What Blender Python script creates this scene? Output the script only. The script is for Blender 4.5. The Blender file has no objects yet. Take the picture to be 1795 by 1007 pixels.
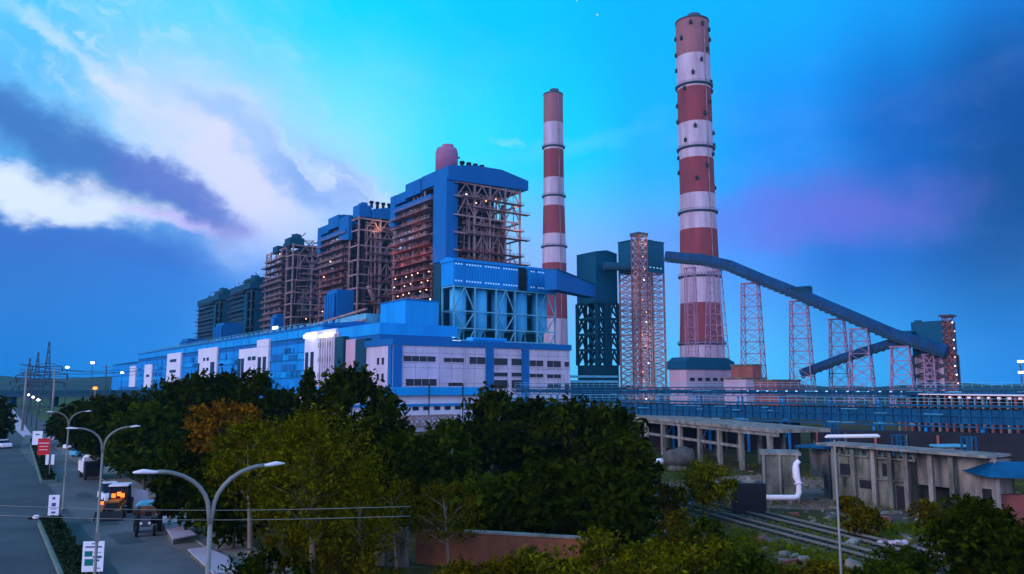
import bpy, math, random
import numpy as np
from mathutils import Vector, Matrix
random.seed(7)
rng = np.random.default_rng(11)
sc = bpy.context.scene
C = sc.collection
# ------------------------------------------------------------------ camera
PITCH = math.radians(7.13); F = 1350.0; CX, CY = 897.5, 503.5; CAMZ = 12.0
cd = bpy.data.cameras.new('camera'); cam = bpy.data.objects.new('camera', cd); C.objects.link(cam)
cam.location = (0, 0, CAMZ); cam.rotation_euler = (math.pi/2 + PITCH, 0, 0)
cd.sensor_width = 36; cd.lens = F/1795*36; cd.clip_start = 0.3; cd.clip_end = 9000
sc.camera = cam
sc.view_settings.view_transform = 'Standard'; sc.view_settings.look = 'None'
sc.view_settings.exposure = 0.0; sc.view_settings.gamma = 1
sc.cycles.max_bounces = 5; sc.cycles.diffuse_bounces = 2; sc.cycles.glossy_bounces = 2
sc.cycles.volume_bounces = 0; sc.cycles.transparent_max_bounces = 6
sc.cycles.use_denoising = True

# ------------------------------------------------------------------ measuring helpers (survey of the site)
CT, ST = math.cos(PITCH), math.sin(PITCH)
RA = math.radians(35.6)
VV = np.array([math.cos(RA), math.sin(RA), 0.0]); UU = np.array([-math.sin(RA), math.cos(RA), 0.0])
OO = np.array([-26.2, 313.0, 0.0]); CP = np.array([0, 0, CAMZ])
def ray(px, py):
    a = (px-CX)/F; b = -(py-CY)/F
    return np.array([a, CT-b*ST, ST+b*CT])
def hit(px, py, n, d):
    r = ray(px, py); t = (d-n@CP)/(n@r); return CP+t*r
def W(px, py, Y): return hit(px, py, np.array([0, 1.0, 0]), Y)           # on a plane Y metres ahead
def G(px, py, z=0.0): return hit(px, py, np.array([0, 0, 1.0]), z)       # on the ground
def loc(P): P = np.asarray(P, float); return np.array([(P-OO)@VV, (P-OO)@UU, P[2]])
def wor(b, a, z=0.0): return OO+b*VV+a*UU+np.array([0, 0, z])            # plant grid -> world
def Bf(px, py, b): return loc(hit(px, py, VV, OO@VV+b))
def Af(px, py, a): return loc(hit(px, py, UU, OO@UU+a))

# ------------------------------------------------------------------ world
def lin(c):
    return tuple(((x/255)/12.92 if x/255 <= .04045 else ((x/255+.055)/1.055)**2.4) for x in c)
def azel(px, py):
    r = ray(px, py); r = r/np.linalg.norm(r)
    return math.degrees(math.atan2(r[0], r[1])), math.degrees(math.asin(r[2]))
SUN_AZ, SUN_EL = math.radians(-125), math.radians(20)     # low glow behind and left of the viewer
world = bpy.data.worlds.new('World'); sc.world = world; world.use_nodes = True
nt = world.node_tree; nt.nodes.clear(); NN, LK = nt.nodes, nt.links
def sock(v, inp):
    if isinstance(v, (int, float)): inp.default_value = v
    elif isinstance(v, (tuple, list)): inp.default_value = tuple(v) if len(v) == len(inp.default_value) else tuple(v)+(1,)
    elif v is not None: LK.new(v, inp)
def M(op, a, b=None, c=None, clamp=False):
    n = NN.new('ShaderNodeMath'); n.operation = op; n.use_clamp = clamp
    sock(a, n.inputs[0]); sock(b, n.inputs[1]); sock(c, n.inputs[2]); return n.outputs[0]
def MIX(f, a, b):
    n = NN.new('ShaderNodeMix'); n.data_type = 'RGBA'; sock(f, n.inputs[0]); sock(a, n.inputs[6]); sock(b, n.inputs[7]); return n.outputs[2]
def SS(x, lo, hi):
    n = NN.new('ShaderNodeMapRange'); n.interpolation_type = 'SMOOTHSTEP'; sock(x, n.inputs[0])
    n.inputs[1].default_value = lo; n.inputs[2].default_value = hi; return n.outputs[0]
tc = NN.new('ShaderNodeTexCoord'); sp = NN.new('ShaderNodeSeparateXYZ'); LK.new(tc.outputs['Generated'], sp.inputs[0])
AZ = M('MULTIPLY', M('ARCTAN2', sp.outputs[0], sp.outputs[1]), 57.2958)
EL = M('MULTIPLY', M('ARCSINE', sp.outputs[2]), 57.2958)
def noise(vec, scale, detail=4, rough=.55):
    n = NN.new('ShaderNodeTexNoise'); n.inputs['Scale'].default_value = scale; n.inputs['Detail'].default_value = detail
    n.inputs['Roughness'].default_value = rough; LK.new(vec, n.inputs['Vector']); return n.outputs
def comb(x, y, z=0.0):
    n = NN.new('ShaderNodeCombineXYZ'); sock(x, n.inputs[0]); sock(y, n.inputs[1]); sock(z, n.inputs[2]); return n.outputs[0]
fac = M('ADD', M('DIVIDE', AZ, 120.0), 0.5, clamp=True)
def row(stops):
    n = NN.new('ShaderNodeValToRGB'); n.color_ramp.interpolation = 'EASE'; cr = n.color_ramp
    ps = [min(max(.5+math.degrees(math.atan2(px-CX, F))/120, 0), 1) for px, c in stops]
    cr.elements[0].position = ps[0]; cr.elements[0].color = lin(stops[0][1])+(1,)
    cr.elements[1].position = ps[-1]; cr.elements[1].color = lin(stops[-1][1])+(1,)
    for p_, (px, c) in list(zip(ps, stops))[1:-1]: cr.elements.new(p_).color = lin(c)+(1,)
    LK.new(fac, n.inputs[0]); return n.outputs[0]
r0 = row([(0, (8, 112, 202)), (250, (18, 124, 216)), (500, (70, 165, 245)), (900, (80, 195, 250)), (1300, (75, 190, 248)), (1500, (50, 165, 240)), (1795, (25, 130, 222))])
r1 = row([(0, (50, 106, 192)), (300, (48, 112, 204)), (500, (75, 140, 235)), (750, (150, 190, 248)), (1000, (130, 175, 248)), (1150, (108, 165, 250)), (1300, (75, 145, 245)), (1500, (30, 106, 206)), (1795, (0, 70, 145))])
r2 = row([(0, (90, 180, 240)), (300, (130, 205, 248)), (600, (120, 222, 252)), (800, (50, 215, 254)), (1000, (15, 200, 254)), (1150, (15, 172, 252)), (1400, (20, 135, 235)), (1600, (4, 92, 186)), (1795, (0, 56, 125))])
r3 = row([(0, (70, 195, 240)), (350, (60, 205, 245)), (600, (5, 205, 250)), (900, (0, 190, 245)), (1150, (0, 172, 245)), (1400, (5, 165, 250)), (1600, (10, 150, 238)), (1795, (18, 125, 222))])
base = MIX(SS(EL, 0, 9), r0, r1); base = MIX(SS(EL, 8, 17), base, r2); base = MIX(SS(EL, 17, 27), base, r3)
D1 = noise(comb(AZ, EL), .16, 5, .6); D2 = noise(comb(M('MULTIPLY', AZ, .5), EL, 7.0), .55, 5, .65)
sp1 = NN.new('ShaderNodeSeparateXYZ'); LK.new(D1[1], sp1.inputs[0]); sp2 = NN.new('ShaderNodeSeparateXYZ'); LK.new(D2[1], sp2.inputs[0])
AZd = M('ADD', M('ADD', AZ, M('MULTIPLY', M('SUBTRACT', sp1.outputs[0], .5), 8.0)), M('MULTIPLY', M('SUBTRACT', sp2.outputs[0], .5), 3.0))
ELd = M('ADD', M('ADD', EL, M('MULTIPLY', M('SUBTRACT', sp1.outputs[1], .5), 4.5)), M('MULTIPLY', M('SUBTRACT', sp2.outputs[1], .5), 2.0))
def blob(px, py, hx, hy, rot, soft=.6, a=None, b=None):
    """soft bank of cloud; centre / half sizes surveyed in the photograph, turned into degrees of sky"""
    az0, el0 = azel(px, py); k = math.degrees(1/F)*.93
    c, s = math.cos(math.radians(rot)), math.sin(math.radians(rot))
    dx = M('SUBTRACT', a or AZd, az0); dy = M('SUBTRACT', b or ELd, el0)
    p = M('DIVIDE', M('ADD', M('MULTIPLY', dx, c), M('MULTIPLY', dy, s)), hx*k)
    q = M('DIVIDE', M('SUBTRACT', M('MULTIPLY', dy, c), M('MULTIPLY', dx, s)), hy*k)
    r = M('SQRT', M('ADD', M('MULTIPLY', p, p), M('MULTIPLY', q, q)))
    return M('SUBTRACT', 1.0, SS(r, 1-soft, 1+soft*.6))
col = base
def lay(m, c, k=1.0):
    global col
    col = MIX(M('MULTIPLY', m, k), col, lin(c)+(1,))
# high thin streaks fanning from the lower right
ca, sa = math.cos(math.radians(-38)), math.sin(math.radians(-38))
sx = M('ADD', M('MULTIPLY', AZd, ca), M('MULTIPLY', ELd, sa)); sy = M('SUBTRACT', M('MULTIPLY', ELd, ca), M('MULTIPLY', AZd, sa))
st = noise(comb(M('MULTIPLY', sx, .22), sy, 3.0), .42, 7, .62)[0]
pf = noise(comb(M('MULTIPLY', sx, .6), sy, 9.0), .9, 5, .55)[0]
lay(M('MULTIPLY', SS(st, .38, .85), blob(330, 140, 450, 230, -25, .95)), (170, 222, 250), .62)
lay(blob(470, 300, 330, 150, -32, .9), (170, 205, 250), .75)
lay(M('MULTIPLY', SS(pf, .46, .74), blob(190, 90, 220, 130, -30, .9)), (200, 225, 248), .5)
lay(blob(95, 55, 55, 20, -25, .95), (195, 222, 248), .6); lay(blob(215, 140, 70, 16, -28, .9), (205, 222, 248), .75)
lay(blob(20, 8, 70, 16, -10, .95), (170, 215, 245), .4)
lay(blob(410, 295, 220, 100, -36, .75), (214, 214, 250), .86)
lay(blob(610, 330, 120, 40, -30, .8), (215, 222, 252), .7)
lay(M('MULTIPLY', blob(560, 310, 130, 52, -28, .8), SS(st, .34, .6)), (118, 160, 228), .85)
lay(blob(400, 215, 110, 26, -32, .9), (125, 180, 232), .6)
lay(blob(100, 338, 185, 44, -6, .45), (222, 234, 250), .95)
lay(blob(330, 388, 120, 16, -3, .8), (205, 190, 245), .8)
lay(blob(90, 238, 260, 54, -21, .7), (58, 104, 180), .9)
lay(blob(310, 335, 150, 36, -26, .6), (84, 104, 192), .8)
lay(blob(80, 412, 260, 26, -5, .8), (56, 100, 190), .7)
lay(blob(1480, 372, 190, 62, 3, .9), (104, 96, 200), .7); lay(blob(1330, 395, 200, 50, 0, .9), (98, 112, 228), .5)
lay(blob(1760, 170, 150, 90, 20, .95), (0, 85, 180), .4)
lay(blob(885, 238, 40, 9, -8, .9), (120, 215, 250), .6); lay(blob(1000, 250, 160, 20, 12, .95), (110, 205, 250), .25)
big = noise(comb(M('MULTIPLY', AZ, .5), EL, 21.0), .14, 6, .6)[0]
col = MIX(M('MULTIPLY', SS(big, .46, .8), .1), col, lin((140, 175, 250))+(1,))
# dusk glow behind the viewer, deep zenith above, dim ground below
back = MIX(SS(EL, 2, 55), (1.15, 1.2, 2.0, 1), (.3, .62, 1.3, 1))
col = MIX(SS(M('ABSOLUTE', AZ), 50, 105), col, back)
col = MIX(SS(EL, 34, 75), col, lin((70, 165, 230))+(1,))
col = MIX(SS(EL, -1, -6), col, lin((25, 50, 70))+(1,))
vo = NN.new('ShaderNodeTexVoronoi'); vo.feature = 'F1'; vo.inputs['Scale'].default_value = .30; LK.new(comb(AZ, EL, .5), vo.inputs['Vector'])
sv = NN.new('ShaderNodeSeparateColor'); LK.new(vo.outputs['Color'], sv.inputs[0])
star = M('MULTIPLY', M('MULTIPLY', M('LESS_THAN', vo.outputs['Distance'], .022), M('GREATER_THAN', sv.outputs[0], .35)), SS(EL, 13, 20))
col = MIX(M('MULTIPLY', star, .55), col, (1, 1, 1, 1))
bg = NN.new('ShaderNodeBackground'); LK.new(col, bg.inputs[0]); bg.inputs[1].default_value = 1.18
sky = NN.new('ShaderNodeTexSky'); sky.sky_type = 'NISHITA'; sky.sun_disc = False; sky.sun_elevation = math.radians(3); sky.sun_rotation = SUN_AZ
bg2 = NN.new('ShaderNodeBackground'); LK.new(sky.outputs[0], bg2.inputs[0]); bg2.inputs[1].default_value = 0.006
ad = NN.new('ShaderNodeAddShader'); LK.new(bg.outputs[0], ad.inputs[0]); LK.new(bg2.outputs[0], ad.inputs[1])
wo = NN.new('ShaderNodeOutputWorld'); LK.new(ad.outputs[0], wo.inputs[0])
# ------------------------------------------------------------------ sun: weak, broad, mauve after-glow
sl = bpy.data.lights.new('sun', 'SUN'); sl.energy = 1.7; sl.angle = math.radians(22); sl.color = (1.0, .72, .84)
so = bpy.data.objects.new('sun', sl); C.objects.link(so)
sd = Vector((math.sin(SUN_AZ)*math.cos(SUN_EL), math.cos(SUN_AZ)*math.cos(SUN_EL), math.sin(SUN_EL)))
so.rotation_euler = sd.to_track_quat('Z', 'Y').to_euler()

# ------------------------------------------------------------------ materials
def mat(name, c, rough=.7, c2=None, scale=.3, amt=.5, streak=0, wave=None, metal=0, spec=.18, bump=0, bscale=8, axis='X'):
    m = bpy.data.materials.new(name); m.use_nodes = True
    t = m.node_tree; n = t.nodes; l = t.links; p = n['Principled BSDF']
    p.inputs['Roughness'].default_value = rough; p.inputs['Metallic'].default_value = metal
    p.inputs['Specular IOR Level'].default_value = spec
    co = n.new('ShaderNodeTexCoord')
    c2 = c2 or tuple(x*.55 for x in c)
    mp = n.new('ShaderNodeMapping'); l.new(co.outputs['Object'], mp.inputs[0])
    if streak: mp.inputs['Scale'].default_value = (1, 1, 1.0/streak)
    no = n.new('ShaderNodeTexNoise'); no.inputs['Scale'].default_value = scale; no.inputs['Detail'].default_value = 8; no.inputs['Roughness'].default_value = .65
    l.new(mp.outputs[0], no.inputs['Vector'])
    mr = n.new('ShaderNodeMapRange'); mr.inputs[1].default_value = .35; mr.inputs[2].default_value = .7; mr.inputs[4].default_value = amt
    l.new(no.outputs[0], mr.inputs[0])
    mx = n.new('ShaderNodeMix'); mx.data_type = 'RGBA'; l.new(mr.outputs[0], mx.inputs[0]); mx.inputs[6].default_value = (*c, 1); mx.inputs[7].default_value = (*c2, 1)
    l.new(mx.outputs[2], p.inputs['Base Color'])
    h = None
    if wave:
        wv = n.new('ShaderNodeTexWave'); wv.bands_direction = axis; wv.inputs['Scale'].default_value = wave; l.new(co.outputs['Object'], wv.inputs[0]); h = wv.outputs[1]
        bp = n.new('ShaderNodeBump'); bp.inputs['Strength'].default_value = .6; bp.inputs['Distance'].default_value = .08; l.new(h, bp.inputs['Height']); l.new(bp.outputs[0], p.inputs['Normal'])
    elif bump:
        n2 = n.new('ShaderNodeTexNoise'); n2.inputs['Scale'].default_value = bscale; n2.inputs['Detail'].default_value = 6; l.new(co.outputs['Object'], n2.inputs['Vector'])
        bp = n.new('ShaderNodeBump'); bp.inputs['Strength'].default_value = bump; bp.inputs['Distance'].default_value = .1; l.new(n2.outputs[0], bp.inputs['Height']); l.new(bp.outputs[0], p.inputs['Normal'])
    return m
def emit(name, c, s):
    m = bpy.data.materials.new(name); m.use_nodes = True; p = m.node_tree.nodes['Principled BSDF']
    p.inputs['Base Color'].default_value = (*c, 1); p.inputs['Emission Color'].default_value = (*c, 1); p.inputs['Emission Strength'].default_value = s
    return m
def leafmat(name, c, c2, scale=.5):
    m = bpy.data.materials.new(name); m.use_nodes = True
    t = m.node_tree; n = t.nodes; l = t.links; p = n['Principled BSDF']; p.inputs['Roughness'].default_value = .85; p.inputs['Specular IOR Level'].default_value = .0
    co = n.new('ShaderNodeTexCoord'); no = n.new('ShaderNodeTexNoise'); no.inputs['Scale'].default_value = scale; no.inputs['Detail'].default_value = 3; l.new(co.outputs['Object'], no.inputs['Vector'])
    ge = n.new('ShaderNodeNewGeometry')
    ad = n.new('ShaderNodeMath'); ad.operation = 'MULTIPLY_ADD'; l.new(ge.outputs['Random Per Island'], ad.inputs[0]); ad.inputs[1].default_value = .55; l.new(no.outputs[0], ad.inputs[2])
    mr = n.new('ShaderNodeMapRange'); mr.inputs[1].default_value = .45; mr.inputs[2].default_value = 1.05; l.new(ad.outputs[0], mr.inputs[0])
    mx = n.new('ShaderNodeMix'); mx.data_type = 'RGBA'; l.new(mr.outputs[0], mx.inputs[0]); mx.inputs[6].default_value = (*c, 1); mx.inputs[7].default_value = (*c2, 1)
    l.new(mx.outputs[2], p.inputs['Base Color'])
    return m
MT = dict(
 blue=mat('blue_sheet', (.0, .25, .64), .7, (.0, .15, .42), .12, .8, 5, wave=1.1),
 blue2=mat('deep_blue_sheet', (.0, .125, .36), .7, (.0, .075, .24), .08, .6, 3, wave=1.1),
 azure=mat('azure_sheet', (.0, .31, .7), .65, (.0, .2, .52), .12, .8, 5, wave=1.1),
 teal=mat('dark_teal_sheet', (.0, .055, .095), .7, (.0, .03, .055), .1, .6, 3, wave=1.1),
 tealroof=mat('teal_roof', (.0, .075, .14), .7, (.0, .05, .1), .1, .6),
 white=mat('white_wall', (.6, .64, .76), .7, (.42, .46, .56), .15, .6, 4),
 grey=mat('pale_lavender_wall', (.5, .47, .58), .7, (.34, .31, .4), .2, .9, 3),
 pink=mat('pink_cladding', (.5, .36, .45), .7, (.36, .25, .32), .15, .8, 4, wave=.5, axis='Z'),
 glass=mat('dark_glass', (.008, .014, .03), .25, spec=.2),
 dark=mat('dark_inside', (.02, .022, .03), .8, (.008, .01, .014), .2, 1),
 steel=mat('galvanised_steel', (.34, .23, .23), .65, (.13, .065, .06), .2, .9),
 pink_st=mat('pale_pink_steel', (.48, .36, .42), .6, (.28, .18, .2), .2, .9),
 navy=mat('navy_sheet', (.0, .06, .17), .7, (.0, .03, .09), .25, 1, 2, wave=.6),
 trest=mat('mauve_steel', (.3, .2, .33), .6, (.17, .1, .16), .2, .9),
 steelblue=mat('pale_blue_steel', (.1, .42, .56), .6, (.06, .26, .4), .2, .9),
 steeldark=mat('dark_steel', (.05, .07, .1), .6, (.03, .04, .06), .2, .9),
 rust=mat('rusty_steel', (.27, .09, .08), .7, (.13, .045, .04), .3, .9),
 gal=mat('gallery_teal_blue', (.0, .1, .22), .6, (.0, .04, .1), .5, 1, 4, wave=1.4),
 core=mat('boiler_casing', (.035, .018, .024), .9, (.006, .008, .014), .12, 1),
 silo=mat('silo_blue', (.05, .42, .7), .5, (.03, .28, .55), .2, .7, 3),
 red=mat('chimney_red', (.25, .045, .055), .8, (.12, .03, .035), .16, 1, 9),
 redpale=mat('chimney_faded_red', (.27, .11, .12), .75, (.16, .07, .08), .1, .9, 8),
 cwhite=mat('chimney_white', (.48, .42, .52), .8, (.27, .2, .26), .16, 1, 9),
 tank=mat('mauve_tank', (.3, .13, .24), .6, (.2, .09, .17), .2, .8),
 conc=mat('old_concrete', (.17, .19, .15), .9, (.014, .017, .013), .9, 1, 3.5, bump=.5, bscale=3),
 conc2=mat('pale_concrete', (.26, .26, .23), .9, (.06, .06, .05), .8, 1, 3.5, bump=.4, bscale=4),
 asphalt=mat('asphalt', (.062, .08, .088), .85, (.03, .042, .048), .12, .9, bump=.2, bscale=14),
 asphalt2=mat('light_asphalt', (.12, .13, .135), .85, (.055, .065, .07), .15, .9, bump=.2, bscale=14),
 pave=mat('pale_paving', (.42, .38, .44), .8, (.3, .28, .33), .4, .8),
 kerb=mat('green_kerb', (.12, .2, .17), .8, (.07, .12, .1), .8, .8),
 paint=mat('road_paint', (.6, .6, .62), .7, (.4, .4, .42), 2, .8),
 pole=mat('grey_pole', (.2, .22, .2), .5, (.13, .15, .14), .8, .8, metal=.2),
 bark=mat('bark', (.1, .08, .06), .9, (.05, .04, .035), 2, .9, 3),
 barkpale=mat('pale_bark', (.2, .17, .13), .9, (.1, .09, .07), 2, .9, 3),
 brick=mat('red_rendered_wall', (.24, .085, .045), .9, (.09, .045, .025), .6, 1, 2, bump=.4, bscale=3),
 black=mat('black_paint', (.008, .008, .012), .5, (.02, .02, .025), .8, .6),
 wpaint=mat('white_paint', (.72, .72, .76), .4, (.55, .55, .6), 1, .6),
 signw=mat('sign_white', (.66, .72, .8), .5, (.58, .64, .72), 1, .5),
 signb=mat('sign_dark_blue', (.06, .1, .22), .6), signg=mat('sign_green', (.0, .16, .15), .6), signr=mat('sign_red', (.55, .02, .03), .6),
 orange=mat('orange_paint', (.5, .16, .02), .5), yellow=mat('yellow_paint', (.28, .1, .015), .6),
 tyre=mat('tyre', (.015, .015, .016), .9), rubble=mat('weathered_grey', (.1, .1, .09), .9, (.03, .035, .03), .8, 1, bump=.8, bscale=2),
 skin=mat('skin', (.2, .1, .07), .6), cloth=mat('white_cloth', (.7, .72, .8), .9), cloth2=mat('dark_cloth', (.03, .035, .05), .9),
 dog=mat('bundle', (.4, .4, .44), .9),
 bulb=emit('white_lamp', (.85, .95, 1), 9), warm=emit('warm_lamp', (1, .4, .22), 5), amber=emit('amber_lamp', (1, .16, .015), 2.2),
 win=emit('lit_pane', (.35, .75, 1), .35), winpink=emit('lit_pink_pane', (.9, .62, .65), .35), flood=emit('flood_lamp', (1, .93, .82), 3),
 leafd=leafmat('leaf_dark', (.002, .005, .0), (.026, .04, .001)),
 leafm=leafmat('leaf_mid', (.005, .012, .0), (.036, .06, .002)),
 leafy=leafmat('leaf_yellow_green', (.012, .015, .0), (.105, .112, .002), .8),
 leafo=leafmat('leaf_orange', (.04, .028, .001), (.2, .085, .004), .5),
 leafol=leafmat('leaf_olive', (.016, .016, .0), (.1, .085, .002), .5),
 hedge=leafmat('hedge_leaf', (.006, .016, .008), (.02, .04, .015), 1.5),
 grass=leafmat('grass_blade', (.03, .042, .0), (.1, .14, .001), .12),
)
# ------------------------------------------------------------------ mesh builder
class MB:
    def __init__(s): s.v = []; s.f = []; s.m = []; s.sm = []
    def quadbox(s, P, mi=0):
        k = len(s.v); s.v += [tuple(p) for p in P]
        s.f += [(k+3, k+2, k+1, k), (k+4, k+5, k+6, k+7), (k, k+1, k+5, k+4), (k+1, k+2, k+6, k+5), (k+2, k+3, k+7, k+6), (k+3, k, k+4, k+7)]
        s.m += [mi]*6; s.sm += [False]*6; return s
    def box(s, x0, y0, z0, x1, y1, z1, mi=0):
        return s.quadbox([(x0, y0, z0), (x1, y0, z0), (x1, y1, z0), (x0, y1, z0), (x0, y0, z1), (x1, y0, z1), (x1, y1, z1), (x0, y1, z1)], mi)
    def bar(s, p, q, w, h=None, mi=0):
        p, q = Vector(p), Vector(q); d = (q-p)
        if d.length < 1e-6: return s
        d.normalize(); up = Vector((0, 0, 1)) if abs(d.z) < .95 else Vector((0, 1, 0))
        x = d.cross(up).normalized()*(w/2); y = x.cross(d).normalized()*((h or w)/2)
        return s.quadbox([p-x-y, p+x-y, p+x+y, p-x+y, q-x-y, q+x-y, q+x+y, q-x+y], mi)
    def rings(s, pts, radii, n=12, mi=0, cap=True, mis=None, sm=True):
        """tube of changing radius through pts; mis = material per segment"""
        k0 = len(s.v); pts = [Vector(p) for p in pts]; N = len(pts); prev = None
        for i, p in enumerate(pts):
            d = (pts[min(i+1, N-1)]-pts[max(i-1, 0)]).normalized()
            if prev is None:
                up = Vector((0, 0, 1)) if abs(d.z) < .9 else Vector((1, 0, 0)); x = d.cross(up).normalized()
            else: x = (prev-d*prev.dot(d)).normalized()
            prev = x; y = d.cross(x)
            for j in range(n):
                a = 2*math.pi*j/n; s.v.append(tuple(p+(x*math.cos(a)+y*math.sin(a))*radii[i]))
        for i in range(N-1):
            for j in range(n):
                a, b = k0+i*n+j, k0+i*n+(j+1) % n
                s.f.append((a, b, b+n, a+n)); s.m.append(mis[i] if mis else mi); s.sm.append(sm)
        if cap:
            s.f.append(tuple(k0+j for j in reversed(range(n)))); s.f.append(tuple(k0+(N-1)*n+j for j in range(n)))
            s.m += [mis[0] if mis else mi, mis[-1] if mis else mi]; s.sm += [False]*2
        return s
    def cyl(s, p, q, r, r2=None, n=12, mi=0): return s.rings([p, q], [r, r if r2 is None else r2], n, mi)
    def poly(s, P, z0, z1, mi=0):
        k = len(s.v); n = len(P); s.v += [(x, y, z0) for x, y in P]+[(x, y, z1) for x, y in P]
        s.f += [tuple(k+i for i in reversed(range(n))), tuple(k+n+i for i in range(n))]+[(k+i, k+(i+1) % n, k+n+(i+1) % n, k+n+i) for i in range(n)]
        s.m += [mi]*(n+2); s.sm += [False]*(n+2); return s
    def prism(s, P, x0, x1, mi=0, ax=0):
        """profile P (h, z) pushed along local x (ax 0) or y (ax 1)"""
        k = len(s.v); n = len(P)
        f = (lambda t, h, z: (t, h, z)) if ax == 0 else (lambda t, h, z: (h, t, z))
        s.v += [f(x0, h, z) for h, z in P]+[f(x1, h, z) for h, z in P]
        s.f += [tuple(k+i for i in reversed(range(n))), tuple(k+n+i for i in range(n))]+[(k+i, k+(i+1) % n, k+n+(i+1) % n, k+n+i) for i in range(n)]
        s.m += [mi]*(n+2); s.sm += [False]*(n+2); return s
    def truss(s, p0, p1, h, w, bays, mi=0, dirn=(0, 0, 1), cross=True):
        """flat braced panel between two chords"""
        p0, p1 = Vector(p0), Vector(p1); u = Vector(dirn)*h
        for o in (Vector(), u): s.bar(p0+o, p1+o, w, mi=mi)
        for i in range(bays+1):
            a = p0.lerp(p1, i/bays); s.bar(a, a+u, w*.8, mi=mi)
            if i < bays:
                b = p0.lerp(p1, (i+1)/bays)
                if cross or i % 2: s.bar(a+u, b, w*.7, mi=mi)
                if cross or not i % 2: s.bar(a, b+u, w*.7, mi=mi)
        return s
    def build(s, name, mats, parent=None, loc=None, rz=0):
        me = bpy.data.meshes.new(name); me.from_pydata(s.v, [], s.f)
        if not isinstance(mats, (list, tuple)): mats = [mats]
        for m in mats: me.materials.append(m)
        me.polygons.foreach_set('material_index', s.m); me.polygons.foreach_set('use_smooth', s.sm); me.update()
        o = bpy.data.objects.new(name, me); C.objects.link(o)
        if parent is not None: o.parent = parent
        if loc is not None: o.location = loc
        o.rotation_euler.z = rz
        return o
def tag(o, label=None, cat=None, group=None, kind=None):
    if label: o['label'] = label
    if cat: o['category'] = cat
    if group: o['group'] = group
    if kind: o['kind'] = kind
    return o
def thing(name, label, cat, loc=(0, 0, 0), rz=0, group=None):
    o = bpy.data.objects.new(name, None); C.objects.link(o); o.empty_display_size = .2
    o.location = tuple(loc); o.rotation_euler.z = rz
    return tag(o, label, cat, group)
def plant(name, label, cat, b, a, group=None): return thing(name, label, cat, wor(b, a), RA, group)
def dup(root, loc, rz=None, label=None, scale=None):
    def cp(o, par):
        c = o.copy(); C.objects.link(c)
        if par is not None: c.parent = par
        for ch in list(o.children): cp(ch, c)
        return c
    r = cp(root, None); r.location = tuple(loc)
    if rz is not None: r.rotation_euler.z = rz
    if label: r['label'] = label
    if scale: r.scale = (scale,)*3
    return r
def light(loc, e, c=(1, .9, .75), r=.3, parent=None):
    d = bpy.data.lights.new('lamp_light', 'POINT'); d.energy = e; d.color = c; d.shadow_soft_size = r
    o = bpy.data.objects.new('lamp_light', d); C.objects.link(o); o.location = tuple(loc)
    if parent is not None: o.parent = parent
    return o
#@@SETTING
# ------------------------------------------------------------------ setting
def gridmesh(x0, x1, nx, y0, y1, ny, fz):
    mb = MB()
    for j in range(ny+1):
        for i in range(nx+1):
            x = x0+(x1-x0)*i/nx; y = y0+(y1-y0)*j/ny; mb.v.append((x, y, fz(x, y)))
    for j in range(ny):
        for i in range(nx):
            k = j*(nx+1)+i; mb.f.append((k, k+1, k+nx+2, k+nx+1)); mb.m.append(0); mb.sm.append(True)
    return mb
gm = bpy.data.materials.new('ground_soil'); gm.use_nodes = True
def _g():
    t = gm.node_tree; n = t.nodes; l = t.links; p = n['Principled BSDF']; p.inputs['Roughness'].default_value = .95; p.inputs['Specular IOR Level'].default_value = .1
    co = n.new('ShaderNodeTexCoord')
    def ns(s, d=6):
        q = n.new('ShaderNodeTexNoise'); q.inputs['Scale'].default_value = s; q.inputs['Detail'].default_value = d; q.inputs['Roughness'].default_value = .65; l.new(co.outputs['Object'], q.inputs['Vector']); return q.outputs[0]
    def mr(x, a, b):
        q = n.new('ShaderNodeMapRange'); q.inputs[1].default_value = a; q.inputs[2].default_value = b; l.new(x, q.inputs[0]); return q.outputs[0]
    def mx(f, a, b):
        q = n.new('ShaderNodeMix'); q.data_type = 'RGBA'; l.new(f, q.inputs[0])
        for v, i in ((a, 6), (b, 7)):
            if isinstance(v, tuple): q.inputs[i].default_value = (*v, 1)
            else: l.new(v, q.inputs[i])
        return q.outputs[2]
    c = mx(mr(ns(.06), .42, .58), (.035, .045, .006), (.075, .055, .025))
    c = mx(mr(ns(.25), .55, .7), c, (.15, .11, .07)); c = mx(mr(ns(1.4), .4, .75), c, (.02, .024, .006))
    l.new(c, p.inputs['Base Color'])
    b = n.new('ShaderNodeBump'); b.inputs['Strength'].default_value = .6; b.inputs['Distance'].default_value = .2; l.new(ns(2.5), b.inputs['Height']); l.new(b.outputs[0], p.inputs['Normal'])
_g()
mb = MB(); mb.v = [(-1900, -300, 0), (1900, -300, 0), (1900, 2600, 0), (-1900, 2600, 0)]; mb.f = [(0, 1, 2, 3)]; mb.m = [0]; mb.sm = [False]
tag(mb.build('ground', gm), kind='structure')
def sheet(name, pts, z, m):
    mb = MB(); mb.v = [(p[0], p[1], z) for p in pts]; mb.f = [tuple(range(len(pts)))]; mb.m = [0]; mb.sm = [False]
    return tag(mb.build(name, m), kind='structure')
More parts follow.
